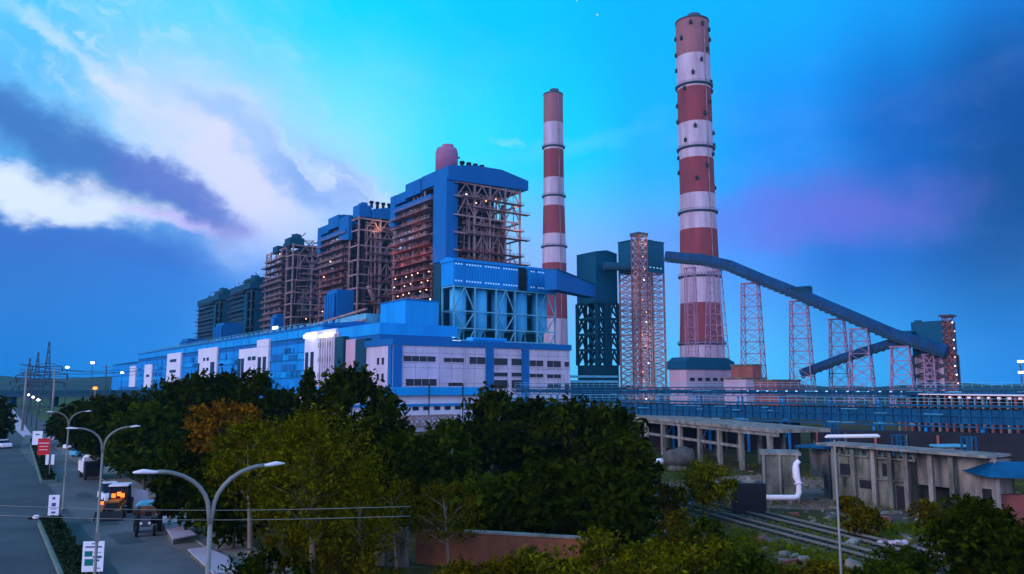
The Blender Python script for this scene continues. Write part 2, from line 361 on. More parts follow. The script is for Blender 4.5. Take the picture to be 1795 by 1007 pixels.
# the two carriageways run along the plant grid
sheet('road', [wor(-171, -330), wor(-145.2, -330), wor(-144.8, -100), wor(-139, -60), wor(-128, 420), wor(-134, 420), wor(-150, -20), wor(-171, -60)], .008, MT['asphalt'])
sheet('road', [wor(-152.6, -330), wor(-145.25, -330), wor(-144.9, -100), wor(-140.5, -60), wor(-147, -55), wor(-150.6, -100)], .014, MT['asphalt2'])
def kerbline(pts, w=.16, h=.14, m='kerb', name='kerb'):
    mb = MB()
    for p, q in zip(pts, pts[1:]): mb.bar((p[0], p[1], h/2), (q[0], q[1], h/2), w, h)
    return tag(mb.build(name, MT[m]), kind='structure')
kerbline([wor(-145.15, -330), wor(-145.1, -214), wor(-145.1, -160), wor(-144.9, -100), wor(-139.2, -60)], m='conc2')
sheet('pavement', [wor(-145, -330), wor(-142.4, -330), wor(-142, -100), wor(-144.7, -100)], .05, MT['conc2'])
for a0 in (-196.5,):
    sheet('road_marking', [wor(-160.8, -189.0), wor(-157.6, -190.2), wor(-157.5, -189.0), wor(-160.8, -187.4)], .02, MT['paint'])
for k in range(5):
    sheet('road_marking', [wor(-162.2, -150+k*26), wor(-162.05, -150+k*26), wor(-162.05, -144+k*26), wor(-162.2, -144+k*26)], .02, MT['paint'])
prd = random.Random(12)
for q in range(7):
    b_, a_ = prd.uniform(-152, -147), prd.uniform(-225, -150); w_, l_ = prd.uniform(.8, 2), prd.uniform(2, 7)
    sheet('road_patch', [wor(b_, a_), wor(b_+w_, a_+prd.uniform(-.4, .4)), wor(b_+w_*.9, a_+l_), wor(b_-.1, a_+l_*.93)], .019+q*.0004, MT['asphalt'])
for q in range(8):
    b_, a_ = prd.uniform(-169, -157), prd.uniform(-220, -110); w_, l_ = prd.uniform(1, 2.4), prd.uniform(2, 9)
    sheet('road_patch', [wor(b_, a_), wor(b_+w_, a_+prd.uniform(-.4, .4)), wor(b_+w_*.9, a_+l_), wor(b_-.1, a_+l_*.93)], .012+q*.0004, MT['asphalt2'])
sheet('road_dust', [wor(-146.4, -232), wor(-145.3, -232), wor(-145.25, -150), wor(-145.7, -165), wor(-146.2, -180), wor(-145.9, -196), wor(-147.0, -206), wor(-146.6, -218)], .024, mat('dust', (.2, .17, .14), .95, (.1, .1, .09), .6, 1))
# grass verge beyond
sheet('grass_verge', [wor(-139.5, -58), wor(-60, -75), wor(-40, 60), wor(-80, 420), wor(-126, 420)], .006, mat('verge', (.05, .1, .015), .95, (.03, .06, .02), .05, .9))
sheet('footpath', [wor(-147.8, -74), wor(-146.3, -76), wor(-144.5, -20), wor(-129, 440), wor(-131.5, 440), wor(-147.5, -20)], .012, MT['pave'])
sheet('dirt_patch', [(20, 78), (36, 74), (45, 86), (44, 100), (30, 104), (18, 96)], .006, mat('pink_soil', (.24, .14, .11), .95, (.1, .07, .045), .3, .9))
sheet('dirt_patch', [(24, 60), (58, 56), (80, 70), (78, 77), (30, 76)], .007, mat('grey_soil', (.1, .09, .08), .95, (.035, .04, .022), .18, 1))
# far bund, hills
hl = gridmesh(-1500, -260, 80, 1050, 1350, 6, lambda x, y: max(0, (1-((y-1200)/150)**2))*(17+7*math.sin(x*.006)+4*math.sin(x*.021+1)))
tag(hl.build('hills', mat('far_hill', (.025, .05, .04), .95, (.015, .03, .03), .01, .8)), kind='structure')
hl = gridmesh(120, 1500, 90, 700, 900, 6, lambda x, y: max(0, (1-((y-800)/100)**2))*(10+1.5*math.sin(x*.03)+1.2*math.sin(x*.11+1)))
tag(hl.build('hills', mat('far_bund', (.025, .055, .04), .95, (.015, .035, .03), .02, .8)), kind='structure')
mb = MB(); mb.box(-420, 400, 5.2, -105, 409, 7.6); mb.box(-420, 399.6, 7.6, -105, 399.9, 8.6)
for x in range(-415, -105, 22): mb.box(x, 402, 0, x+2, 407, 5.2)
tag(mb.build('elevated_road', MT['teal']), 'long dark elevated road crossing the left background on short piers', 'bridge')
#@@PLANT
# ------------------------------------------------------------------ power station, on its own grid (x = b, y = a)
def lamp_part(parent, p, r=.35, m='warm'):
    mb = MB(); mb.rings([(p[0], p[1], p[2]-r), (p[0], p[1], p[2]-r*.5), (p[0], p[1], p[2]+r*.5), (p[0], p[1], p[2]+r)], [r*.3, r, r, r*.3], 6)
    return mb.build('lamp', MT[m], parent)
def boiler(a0, label, Wd=40, Dp=50, H=100, v=0, grp='boiler houses in a row'):
    rd = random.Random(5+v)
    t = plant('boiler_house', label, 'boiler house', 0, a0, grp)
    k = H/100
    # steel frame: columns, floor beams, bracing on the two visible faces and behind
    bs = [4, 12.5, 20.5, 28.5, 36.5]; aS = [0, 11, 21, 31, 41, Dp]
    zs = [z*k for z in (8, 17, 26, 35, 44, 52, 60, 67, 74.5, 82, 90, 96)]
    st = MT['steel'] if v < 3 else MT['steeldark']
    mb = MB()
    for i, b in enumerate(bs):
        for j, a in enumerate(aS):
            if 0 < i < 4 and 0 < j < 5 and (i+j) % 2: continue
            w = .75 if j == 0 or i == 0 else .6
            mb.bar((b if i else 0.5, a, 0), (b if i else .5, a, 97*k), w)
    mb.build('column', st, t)
    mb = MB()
    for z in zs:
        for a in (0, 21, 41): mb.bar((0.5, a, z), (36.5, a, z), .5, .7)
        for b in (.5, 20.5, 36.5): mb.bar((b, 0, z), (b, Dp, z), .5, .7)
    for q in range(110):
        z = rd.choice(zs)+rd.uniform(2, 5); b = rd.uniform(4, 24); mb.bar((b, rd.uniform(1, 8), z), (b+rd.uniform(5, 14), rd.uniform(1, 8), z), .35)
        a = rd.uniform(8, 38); mb.bar((rd.uniform(1, 6), a, z), (rd.uniform(1, 6), a+rd.uniform(5, 14), z), .35)
    for q in range(80):
        b = rd.uniform(5, 36); z = rd.choice(zs[:-2]); a = rd.uniform(.5, 9); mb.bar((b, a, z), (b, a, z+rd.uniform(7, 22)), .3)
        a = rd.uniform(10, Dp-2); z = rd.choice(zs[:-2]); b = rd.uniform(.5, 8); mb.bar((b, a, z), (b, a, z+rd.uniform(7, 18)), .3)
    for i in range(1, 5):
        for z0, z1 in zip(zs, zs[1:]):
            x0, x1 = (bs[i-1], bs[i])
            if z0 > 80*k or (i in (2, 4) and rd.random() < .55) or rd.random() < .2:
                mb.bar((x0, 0, z0), ((x0+x1)/2, 0, z1), .4); mb.bar((x1, 0, z0), ((x0+x1)/2, 0, z1), .4)
    for j in range(2, 6):
        for z0, z1 in zip(zs, zs[1:]):
            if (j in (3, 5) and rd.random() < .6): mb.bar((.5, aS[j-1], z0), (.5, aS[j], z1), .4); mb.bar((.5, aS[j], z0), (.5, aS[j-1], z1), .4)
    mb.build('floor_beams', st, t)
    # walkways with rails
    lv = sorted([z for z in zs[2:-1]]+[(z+z2)/2 for z, z2 in zip(zs[3:-1], zs[4:-1])])
    for n, z in enumerate(lv):
        mb = MB(); o = 1.8+(n % 3)*.9
        mb.box(-o, 11.5, z, 1.5, Dp-rd.uniform(0, 5), z+.25)
        for h in (.6, 1.2): mb.bar((-o, 11.5, z+h), (-o, Dp-2, z+h), .12)
        for q in range(18): mb.bar((-o, 11.5+q*2.1, z), (-o, 11.5+q*2.1, z+1.2), .1)
        if n % 3 != 1:
            x1 = 38+(n % 3)*1.6; mb.box(rd.uniform(4, 12), -1.6, z, x1, 1.2, z+.25)
            for h in (.6, 1.2): mb.bar((6, -1.6, z+h), (x1, -1.6, z+h), .12)
            for q in range(16): mb.bar((6+q*2, -1.6, z), (6+q*2, -1.6, z+1.2), .1)
        mb.build('walkway', MT['rust'] if v in (0, 1) and n in (5, 6, 7, 8, 9, 10) else st, t)
    # casing, ducts, drums
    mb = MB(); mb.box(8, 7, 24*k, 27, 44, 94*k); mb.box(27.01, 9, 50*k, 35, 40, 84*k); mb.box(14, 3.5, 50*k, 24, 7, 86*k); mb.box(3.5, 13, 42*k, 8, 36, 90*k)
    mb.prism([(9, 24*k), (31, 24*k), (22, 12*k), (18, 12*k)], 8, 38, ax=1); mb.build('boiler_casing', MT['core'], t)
    mb = MB(); mb.rings([(30, 3.5, 90*k), (30, 3.5, 60*k), (27, 3.5, 52*k), (20, 3.5, 50*k), (12, 3.5, 54*k), (8, 3.5, 62*k)], [1.2]*6, 10)
    for q in range(7): x = 11+q*3.1; mb.rings([(x, 1.8, 84*k-q), (x, 1.8, (58-(q % 3)*6)*k)], [.45, .45], 8)
    mb.rings([(4, 20, 40*k), (4, 20, 70*k), (2, 30, 78*k)], [1.1]*3, 10); mb.build('pipework', MT['steel'] if v < 2 else MT['steeldark'], t)
    mb = MB()
    for q, z in enumerate((30, 38, 47)): mb.box(1.5, 16+q*3, z*k, 7.5, 26+q*2, (z+6)*k)
    mb.box(31.5, 5, 48*k, 35.5, 14, 64*k); mb.build('duct', MT['teal'], t)
    # roof and cladding
    if v < 3:
        mb = MB(); e = Dp
        if v == 2:
            mb.box(-1, 2, 96, 8, 12, 101); mb.box(-1, 25, 95, 8, 34, 99); mb.box(10, 1, 96, 39, 40, 97)
        else:
            if v == 0: mb.prism([(-1, 96), (40.5, 97.5), (40.5, 101.8), (26, 104.6), (12, 104.2), (-1, 102)], -1, 22, ax=1)
            else:
                mb.prism([(8, 97), (41, 97.5), (41, 101), (28, 103.6), (16, 103.2), (8, 101.5)], -1, 40, ax=1); mb.box(1, 1, 97.2, 7.9, 9, 103.4); mb.box(3, 2, 103.4, 6, 7, 105); mb.box(-1.2, 9.1, 86, 1, 21.9, 99)
            mb.box(-1.5, 22, 95, 30, 36, 101.5); mb.box(-1.5, 36, 94, 26, e, 98.5)
            mb.box(-1.8, 12, 90, -1, e-.5, 92.5); mb.box(-1.7, 45.5, 84, 4, e+.5, 98.5)
            for q in range(9): mb.box(2+q*1.2, 24+q*.01, 101.5, 2.8+q*1.2, 25, 102.4)
        mb.build('roof', MT['blue2'] if v < 2 else MT['teal'], t)
    else:
        mb = MB(); mb.box(-1, -1, 92*k, 41, Dp+1, 97*k); mb.box(4, 6, 97*k, 20, 30, 103*k); mb.box(24, 8, 97*k, 30, 16, 101*k)
        mb.box(-.6, 6, 14, 0, Dp-4, 88*k); mb.box(3, -.5, 14, 38, 0, 90*k); mb.build('cladding', MT['teal'], t)
    # corner stair shaft in blue
    if v == 0:
        mb = MB(); z0 = 62
        mb.box(-1.4, -.4, z0, 2.4, 10.5, 97); mb.box(2.4, 1, z0, 5, 10, 97)
        mb.build('stair_shaft', MT['blue2'] if v < 2 else MT['teal'], t)
        mb = MB(); mb.box(-1.2, 0, 8, 4, 10, z0-.2); mb.build('shaft_base', MT['teal'], t)
    if v in (0, 1):
        for q in range(4):
            mb = MB(); x = 10+q*3.4; mb.cyl((x, 6, 103.6), (x, 6, 106.2), .8, n=10); mb.cyl((x, 6, 106.2), (x, 6, 107.2), 1.15, n=10); mb.build('roof_vent', MT['black'], t)
    if v == 0:
        mb = MB(); mb.rings([(7, 14, 102), (7, 14, 112.5), (7, 14, 114.2)], [4.9, 4.9, 4.4], 24); mb.rings([(7.5, 14, 114.2), (7.5, 14, 116)], [2.6, 2.6], 16); mb.bar((11.5, 13, 111), (13, 13, 111), .8); mb.build('roof_tank', MT['tank'], t)
    else:
        mb = MB()
        for q in range(4): mb.bar((rd.uniform(2, 34), rd.uniform(2, 40), 95*k), (5+q*8, 8+q*6, (103+rd.uniform(0, 4))*k), .4)
        mb.cyl((5, 8, 96*k), (5, 8, 104*k), 3, n=12); mb.cyl((6, 27, 96*k), (6, 27, 101*k), 2.6, n=12); mb.build('roof_plant', MT['teal'], t)
    # working lamps on the landings
    n = (24, 7, 3, 1, 1)[v]
    for q in range(n):
        if v == 0 and q < 20: z = lv[4+q % 4]-.9; p = (-1.2-(q % 3)*.8, 12.5+(q*7.3) % 36, z)
        elif v == 0 and q < 26: p = (8+(q-20)*5, -.8, 88+(q % 3)*1.5)
        else: p = (-.9, rd.uniform(12, 44), rd.choice(lv)+3) if q % 2 else (rd.uniform(8, 36), -.9, rd.choice(lv)+3)
        lamp_part(t, p, .24 if v == 0 else .3, 'warm' if q % 4 else 'bulb')
    if v == 0:
        for p in ((35, 2, 91), (33, -4, 78)): light(p, 900, (1, .62, .5), 1, t)
        for p in ((-5, 18, 66), (-5, 34, 64), (-5, 44, 70), (-5, 26, 78)): light(p, 600, (1, .3, .28), 1, t)
    if v == 1: light((10, -2, 92), 1500, (1, .55, .35), 1, t)
    return t
boiler(0, 'nearest and tallest blue-roofed boiler house with a mauve roof tank and orange-lit landings', v=0)
boiler(90, 'second boiler house of the row, blue roof with four small vents and pinkish steel frame', v=1)
boiler(185, 'third boiler house of the row, open rusty steel frame without blue roof', v=2)
boiler(265, 'fourth boiler house of the row, lower and clad in dark teal, beside the open-framed one', 34, 46, 84, 3)
boiler(345, 'farthest boiler house at the left end of the row, lower dark teal block', 34, 62, 83, 4)
# bunker bay in front of the nearest boiler house
t = plant('coal_bunker_bay', 'bright blue bunker box with small panes, carried on a pale braced frame with silos', 'bunker bay', -12.6, -25)
mb = MB(); mb.box(0, 0, 48.6, 30, 9, 57.6); mb.prism([(-.4, 57.6), (9.4, 57.6), (9.4, 58.6), (4.5, 59.6), (-.4, 58.6)], -.4, 30.2, ax=0); mb.build('bunker_box', MT['blue'], t)
mb = MB(); mb.box(35, 0, 48.6, 49.3, 9, 57.4); mb.prism([(-.4, 57.4), (9.4, 57.4), (9.4, 58.4), (4.5, 59.3), (-.4, 58.4)], 34.8, 49.5, ax=0); mb.build('bunker_box', MT['blue'], t)
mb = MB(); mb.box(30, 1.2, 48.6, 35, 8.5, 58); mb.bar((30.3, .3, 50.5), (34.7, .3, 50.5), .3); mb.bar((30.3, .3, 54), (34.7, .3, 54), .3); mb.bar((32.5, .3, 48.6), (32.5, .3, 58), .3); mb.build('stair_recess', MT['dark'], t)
mb = MB()
for q in range(1, 41):
    x = q*1.22
    if not 29.4 < x < 35.6: mb.bar((x, -.03, 48.6), (x, -.03, 57.6), .07)
mb.build('sheet_joints', MT['blue2'], t)
for z in (50.0, 56.4):
    for q in range(40):
        x = .8+q*1.22
        if 29.4 < x < 35.6 or q % 7 == 3: continue
        MB().box(x, -.05, z, x+.62, .05, z+.55).build('window', MT['win'], t)
cols = [0.4, 9.8, 19.6, 28.6, 39.5, 48.9]
for x in cols:
    mb = MB()
    for y in (.4, 8.6): mb.bar((x, y, 22), (x, y, 48.6), .6)
    mb.build('column', MT['steelblue'], t)
mb = MB()
for z in (28, 32.5, 39, 48.2): mb.bar((0, .3, z), (49.3, .3, z), .45); mb.bar((0, 8.6, z), (49.3, 8.6, z), .45); mb.bar((.3, .3, z), (.3, 8.6, z), .45)
for i in (0, 2, 4):
    x0, x1 = cols[i], cols[i+1]; xm = (x0+x1)/2
    mb.bar((x0, .3, 39), (xm, .3, 48), .4); mb.bar((x1, .3, 39), (xm, .3, 48), .4)
    mb.bar((x0, .3, 39), (xm, .3, 32.5), .4); mb.bar((x1, .3, 39), (xm, .3, 32.5), .4); mb.bar((x0, .3, 32.5), (xm, .3, 24), .4); mb.bar((x1, .3, 32.5), (xm, .3, 24), .4)
mb.build('bracing', MT['steelblue'], t)
for i in range(5):
    xm = (cols[i]+cols[i+1])/2; mb = MB(); mb.rings([(xm, 5, 27), (xm, 5, 31), (xm, 5, 33.5), (xm, 5, 48.4)], [.8, 1.4, 3.2, 3.2], 20); mb.build('silo', MT['silo'], t)
mb = MB(); mb.box(0, 9.5, 8, 49, 10, 48.5); mb.build('back_wall', MT['teal'], t)
# secondary blocks between hall and boilers
def simple(name, label, cat, b, a, boxes, m, group=None, wins=(), wm='glass', extra=None):
    t = plant(name, label, cat, b, a, group); mb = MB()
    for x in boxes: mb.box(*x)
    mb.build('wall', MT[m], t)
    for w in wins: q = MB(); q.box(*w); q.build('window', MT[wm], t)
    if extra: extra(t)
    return t
p = Bf(690, 590, -40); q = Af(770, 590, -28)
simple('switch_house', 'plain bright azure block standing on the turbine hall roof before the tallest boiler house', 'plant building', -33, -26, [(0, 0, 24, 13.6, 20, 41.5)], 'azure', extra=lambda t: (MB().box(-.2, -.2, 41.5, 13.9, 20.2, 42).build('roof', MT['blue2'], t)))
simple('deaerator_block', 'grey-blue low block with sloping pipe bridge left of the bright azure block', 'plant building', -36, 0, [(0, 0, 26, 10, 30, 38.5), (2, 30.2, 26, 9, 60, 35.6)], 'steelblue', extra=lambda t: (MB().bar((-.4, -1, 40), (-.4, 58, 37), .8).bar((-.4, -1, 36), (-.4, 58, 34.5), .6).truss((-.5, 0, 31), (-.5, 58, 31), 4, .4, 10).build('pipe_bridge', MT['steel'], t)))
for b_, a_, z0, z1, w, lab in ((-22, 62, 40, 55, 12, 'blue cylindrical-edged cladding block low on the second boiler house'), (-20, 150, 38, 50, 6, 'narrow blue lift block low on the third boiler house'), (-20, 255, 34, 52, 18, 'dull blue square block low on the fourth boiler house'), (-20, 350, 32, 46, 20, 'dull blue square block low on the farthest boiler house')):
    t = plant('filter_block', lab, 'plant building', b_, a_, 'blue filter blocks before the boilers'); mb = MB(); mb.box(0, 0, 20, w*.7, w, z1)
    mb.build('wall', MT['blue2'], t); mb = MB()
    for q in range(4): mb.cyl((-.9, 1.5+q*(w-3)/3, z0-8), (-.9, 1.5+q*(w-3)/3, z1-2), .8, n=10)
    mb.build('duct', MT['blue2'], t)
# turbine hall
t = plant('turbine_hall', 'very long blue-banded turbine hall with white window bays running off to the left', 'turbine hall', -60, -19)
mb = MB()
mb.box(0, 0, 0, 24, 440, 26, 0)
n = 0
for z0, z1, m in ((0, 9.5, 1), (9.5, 14, 0), (14, 16.5, 2), (16.5, 20.5, 0), (20.5, 23, 2), (23, 26.2, 0), (26.2, 28.3, 1), (28.3, 31.4, 2)):
    mb.box(-.5-(m == 2)*.25, -.2, z0+.003, 0.2, 330 if z1 > 26 else 400, z1, m)
mb.box(0.2, -.1, 26, 24, 330, 31.4, 0)
mb.build('wall', [MT['blue'], MT['blue2'], MT['azure']], t)
mb = MB(); mb.prism([(-1, 31.4), (24.5, 31.4), (24.5, 32.2), (12, 33.6), (-1, 32.1)], -1, 331, ax=1); mb.prism([(-1, 26.4), (24.5, 26.4), (12, 29)], 331.2, 440, ax=1); mb.build('roof', MT['blue2'], t)
mb = MB()
for q in range(46): mb.box(6, 4+q*7, 33.2, 7.2, 5.2+q*7, 34.4)
mb.build('roof_vent', MT['steelblue'], t)
mb = MB(); mb.bar((-1, 20, 33.4), (-1, 330, 33.4), .12)
for q in range(110): mb.bar((-1, 4+q*3, 32), (-1, 4+q*3, 33.4), .1)
mb.build('roof_rail', MT['steelblue'], t)
def bay(xa, xb, ztop, step=None, slots=(), wins=(), zb=9.5):
    """white wall bay between two surveyed picture columns on the hall's long face"""
    a1 = Bf(xa, 630, -60)[1]+19; a0 = Bf(xb, 630, -60)[1]+19
    mb = MB(); mb.box(-1.6, a0, zb, -.7, a1, ztop-(3 if step else 0))
    if step: mb.box(-1.6, a0, ztop-2.9, -.7, a0+(a1-a0)*step, ztop)
    b = mb.build('white_bay', MT['white'], t); L = a1-a0
    for f in slots: q = MB(); q.box(-1.74, a0+L*f, zb+2, -1.62, a0+L*f+L*.1, ztop-7); q.build('slot_window', MT['glass'], b)
    for f0, f1, z in wins: q = MB(); q.box(-1.74, a0+L*f0, z, -1.62, a0+L*f1, z+1.6); q.build('window', MT['glass'], b)
bay(541, 596, 29.8, None, (.86, .68), [(f, f+.2, z) for f in (.08, .33) for z in (14, 19, 24)])
bay(425, 477, 29.6, .38, (.92, .8, .22, .06), [(.4, .52, z) for z in (16, 21.5)]+[(.56, .66, z) for z in (16, 21.5)], zb=11)
bay(353, 386, 29.2, None, (.9, .1, .2), [(.4, .52, z) for z in (18, 23)]+[(.6, .7, z) for z in (18, 23)])
bay(298, 322, 29, None, (), [(.3, .75, z) for z in (18, 24)])
bay(259, 272, 24, None, (), [(.3, .7, 16)]); bay(233, 243, 24)
# ladder-like louvres at the hall's near corner
mb = MB()
for q in range(7): mb.box(-2.2, -14+q*2.1, 9.5, -1.4, -13.3+q*2.1, 28)
mb.box(-1.4, -15, 9.5, 0, -.3, 28.6); mb.build('louvre_panel', MT['grey'], t)
mb = MB(); mb.box(-2.6, -22, 9, -.6, -15.3, 26.8); mb.build('louvre_panel', MT['teal'], t)
mb = MB(); mb.box(-1.8, -30, 9, -.6, -22.3, 25.6); mb.build('wall_panel', MT['pink'], t)
mb = MB(); mb.box(-2.2, -38, 9, -.6, -30.3, 25.4); mb.build('louvre_panel', MT['teal'], t)
mb = MB(); mb.box(-.6, -44, 0, 24, -.3, 26.4); mb.box(-.8, -44, 26.4, 26, -.4, 29.8, 1); mb.build('annex', [MT['blue2'], MT['azure']], t)
mb = MB(); mb.box(-2.6, 3, 27.8, -1.9, 13, 28.9); mb.build('floodlight', MT['flood'], t)
mb = MB(); mb.box(-2.8, -13, 27.2, -2.3, -2, 28.2); mb.build('floodlight', MT['flood'], t)
light((-6, 6, 27), 160, (1, .93, .8), 1, t); light((-5, -8, 26), 160, (1, .9, .75), 1, t)
mb = MB(); mb.box(-1.8, Bf(490, 573, -60)[1]+17.5, 33.0, -1.1, Bf(490, 573, -60)[1]+22, 34.0); mb.build('floodlight', MT['flood'], t)
mb = MB(); prd = random.Random(4)
for q in range(70):
    a_ = prd.uniform(2, 320); z_ = prd.choice((9.7, 14.2, 16.8, 20.7, 23.2)); mb.box(-.86, a_, z_, -.78, a_+prd.uniform(4, 14), z_+prd.uniform(1.4, 2.6), prd.choice((0, 1)))
for q in range(28): mb.box(-.95, q*11.5, 9.6, -.87, q*11.5+.12, 31.3)
for z_ in (14, 16.5, 20.5, 23, 28.3): mb.box(-1.0, 0, z_-.08, -.96, 330, z_+.08)
mb.build('sheet_joints', [MT['blue2'], MT['blue'], MT['azure']], t)
# grey service building
t = plant('service_building', 'pale lavender service building with dark window strips and bright blue piers', 'service building', -64.8, -80)
L = 62.5
mb = MB(); mb.box(0, 0, 0, L, 17, 22.4); mb.build('wall', MT['grey'], t)
mb = MB(); mb.box(-.4, -.4, 22.4, L+.4, 17.4, 24.2); mb.build('roof', MT['blue2'], t)
for x in (1.2, 31.5, 44.6): mb = MB(); mb.box(x-1.3, -.5, 0, x+1.3, -.05, 22.3); mb.build('pier', MT['blue2'], t)
mb = MB(); mb.box(-.5, .3, 0, -.05, 2.2, 22.3); mb.build('pier', MT['blue2'], t)
def strips(rows):
    for x0, x1, z0, z1 in rows:
        mb = MB(); mb.box(x0, -.12, z0, x1, -.02, z1, 1)
        mb.box(x0-.2, -.3, z1, x1+.2, -.05, z1+.2, 0); mb.box(x0-.2, -.25, z0-.2, x1+.2, -.05, z0, 0)
        for q in range(1, int((x1-x0)/2.4)): mb.box(x0+q*2.4-.04, -.17, z0, x0+q*2.4+.04, -.13, z1, 0)
        mb.build('window', [MT['grey'], MT['glass']], t)
strips([(3.2, 13.2, 18, 19.5), (16, 22.6, 18, 19.2), (24.6, 30, 17.6, 19.6),
        (33.2, 38, 17.4, 19.4), (39.6, 43.2, 17.4, 19.4), (46.4, 51.6, 17.2, 19), (53.2, 58.6, 17, 19), (60.2, 62, 17.2, 18.8),
        (33.2, 38, 14, 15.2), (39.6, 43.2, 14, 15.2), (46.4, 51.6, 13.8, 14.9), (53.2, 58.6, 13.6, 14.8),
        (4, 13.6, 11.3, 13.2), (17.5, 22.2, 11.2, 12.2), (33.2, 38, 10.4, 13), (39.6, 43.2, 10.4, 13), (53.2, 58.6, 10.4, 12), (60.2, 62, 10.2, 12)])
for y in (5.5, 8.5):
    for z in (12.8, 17.2): mb = MB(); mb.box(-.15, y, z, -.03, y+1.2, z+1.9); mb.build('window', MT['glass'], t)
mb = MB()
for x in np.arange(3, L, 3.9): mb.bar((x, -.01, 0), (x, -.01, 22.3), .05)
for z in (9, 12, 16.3, 20.4): mb.bar((0, -.01, z), (L, -.01, z), .06)
mb.build('wall_joints', MT['steeldark'], t)
mb = MB(); mb.bar((14.8, -.2, 0), (14.8, -.2, 22.4), .25); mb.bar((23.4, -.2, 0), (23.4, -.2, 22.4), .25); mb.build('downpipe', MT['grey'], t)
# skylight strip and lamps on its roof
t2 = plant('roof_light_box', 'glowing white-blue light box on the hall roof beside the bright azure block', 'roof light', -42, -62); mb = MB(); mb.box(0, 0, 24.3, 10, 2, 25.4); mb.build('light_panel', MT['bulb'], t2)
t2 = plant('roof_canopy', 'small cyan canopy on the service building roof below the silos', 'canopy', -30, -66); mb = MB(); mb.box(0, 0, 25.6, 13, 4, 26.4); mb.box(.5, .5, 24.2, 12.5, 3.5, 25.6); mb.build('canopy_roof', MT['azure'], t2)
# low white building with blue roof band in front
x1 = Af(850, 690, -97)[0]; x0 = -92.0
t = plant('workshop_building', 'low white workshop with a bright blue roof band and small dark openings', 'workshop', x0, -97)
L = x1-x0
mb = MB(); mb.box(0, 0, 0, L, 14, 9.0); mb.build('wall', MT['white'], t)
mb = MB(); mb.box(-.6, -1.6, 9.0, L+.6, 14.4, 11.0); mb.build('roof', MT['azure'], t)
mb = MB(); mb.box(-.2, -.5, 6.3, L+.2, -.05, 6.9); mb.build('canopy', MT['blue'], t)
for q in range(10): mb = MB(); mb.box(L-31+q*3.1, -.2, 5.3, L-29.3+q*3.1, -.03, 6.2); mb.build('window', MT['glass'], t)
for x in (L-29, L-18, L-8): mb = MB(); mb.bar((x, -1.8, 3), (x, -1.8, 11.8), .22); mb.build('downpipe', MT['dark'], t)
t = plant('pipe_rack', 'low white steel pipe rack standing before the white workshop', 'pipe rack', *(loc(W(705, 735, 186))[:2]))
MB().truss((0, 0, 1.5), (16, 0, 1.5), 2.6, .3, 5).truss((0, 3, 1.5), (16, 3, 1.5), 2.6, .3, 5).build('rack_frame', MT['steel'], t)
for x in (0, 8, 16): MB().bar((x, 0, 0), (x, 0, 1.5), .4).bar((x, 3, 0), (x, 3, 1.5), .4).build('leg', MT['steel'], t)

# ------------------------------------------------------------------ chimneys
def chimney(label, px, Y, prof, bands, rings, capw, boxes=()):
    """prof: (py, diameter px); bands: (py bottom, material idx) from the top down"""
    axis = lambda py: W(px, py, Y)
    def zr(py): P = W(px, py, Y); return P[2]
    def rad(py):
        d = np.interp(py, [p[0] for p in prof], [p[1] for p in prof]); z = zr(py); return d/2/F*(Y*CT+(z-CAMZ)*ST)
    x0 = W(px, 300, Y)[0]
    t = thing('chimney', label, 'chimney', (x0, Y, 0), 0, 'red and white striped chimneys')
    pts, rr, mi = [], [], []
    ys = [b[0] for b in bands]; top = prof[0][0]
    seq = [(top, None)]+list(bands)
    for i, (py, m) in enumerate(seq): pts.append((0, 0, zr(py))); rr.append(rad(py))
    zb = pts[-1][2]; pts.append((0, 0, 0)); rr.append(rr[-1]*1.06)
    mis = [b[1] for b in bands]+[bands[-1][1]]
    pts.reverse(); rr.reverse(); mis.reverse()
    MB().rings(pts, rr, 48, mis=mis).build('shaft', [MT['redpale'], MT['red'], MT['cwhite']], t)
    for py in rings:
        z = zr(py); r = rad(py); mb = MB(); mb.rings([(0, 0, z-.9), (0, 0, z-.3), (0, 0, z+.5)], [r+.2, r+1.3, r+1.5], 40)
        for q in range(40):
            a = q*math.pi/20; mb.bar((math.cos(a)*(r+1.4), math.sin(a)*(r+1.4), z+.5), (math.cos(a)*(r+1.4), math.sin(a)*(r+1.4), z+1.8), .15)
        mb.rings([(0, 0, z+1.7), (0, 0, z+1.9)], [r+1.45, r+1.45], 40, cap=False); mb.build('gallery_ring', MT['steeldark'], t)
    z = zr(top); r = rad(top); MB().rings([(0, 0, z), (0, 0, z+1)], [r*1.03, r*1.03], 40).rings([(r*.12, 0, z+1), (r*.12, 0, z+capw[1])], [r*capw[0]]*2, 24).build('flue_cap', MT['steeldark'], t)
    an = math.radians(-62); mb = MB(); zt_ = zr(top); zz_ = np.linspace(5, zt_-2, 60)
    def cp_(z_, o_): 
        rr_ = float(np.interp(z_, [p_[2] for p_ in pts], rr))+o_; return (math.cos(an)*rr_, math.sin(an)*rr_, z_)
    for a1, a2 in zip(zz_, zz_[1:]):
        mb.bar(cp_(a1, .5), cp_(a2, .5), .5, .3)
    mb.build('ladder', MT['steel'], t)
    if boxes:
        for px_, py in boxes:
            rr_ = rad(py); dx = (px_-px)/F*(Y*CT+(zr(py)-CAMZ)*ST); k = max(-1, min(1, dx/rr_)); an = -math.acos(k) if abs(k) < 1 else (0 if k > 0 else math.pi)
            o = rr_+.5; cx_, cy_ = math.cos(an)*o, math.sin(an)*o; z = zr(py); mb = MB(); mb.box(cx_-.9, cy_-.9, z-1.2, cx_+.9, cy_+.9, z+1.2); mb.bar((cx_, cy_, z+1.2), (cx_, cy_, z+3), .25); mb.build('bracket_box', MT['black'], t)
    return t
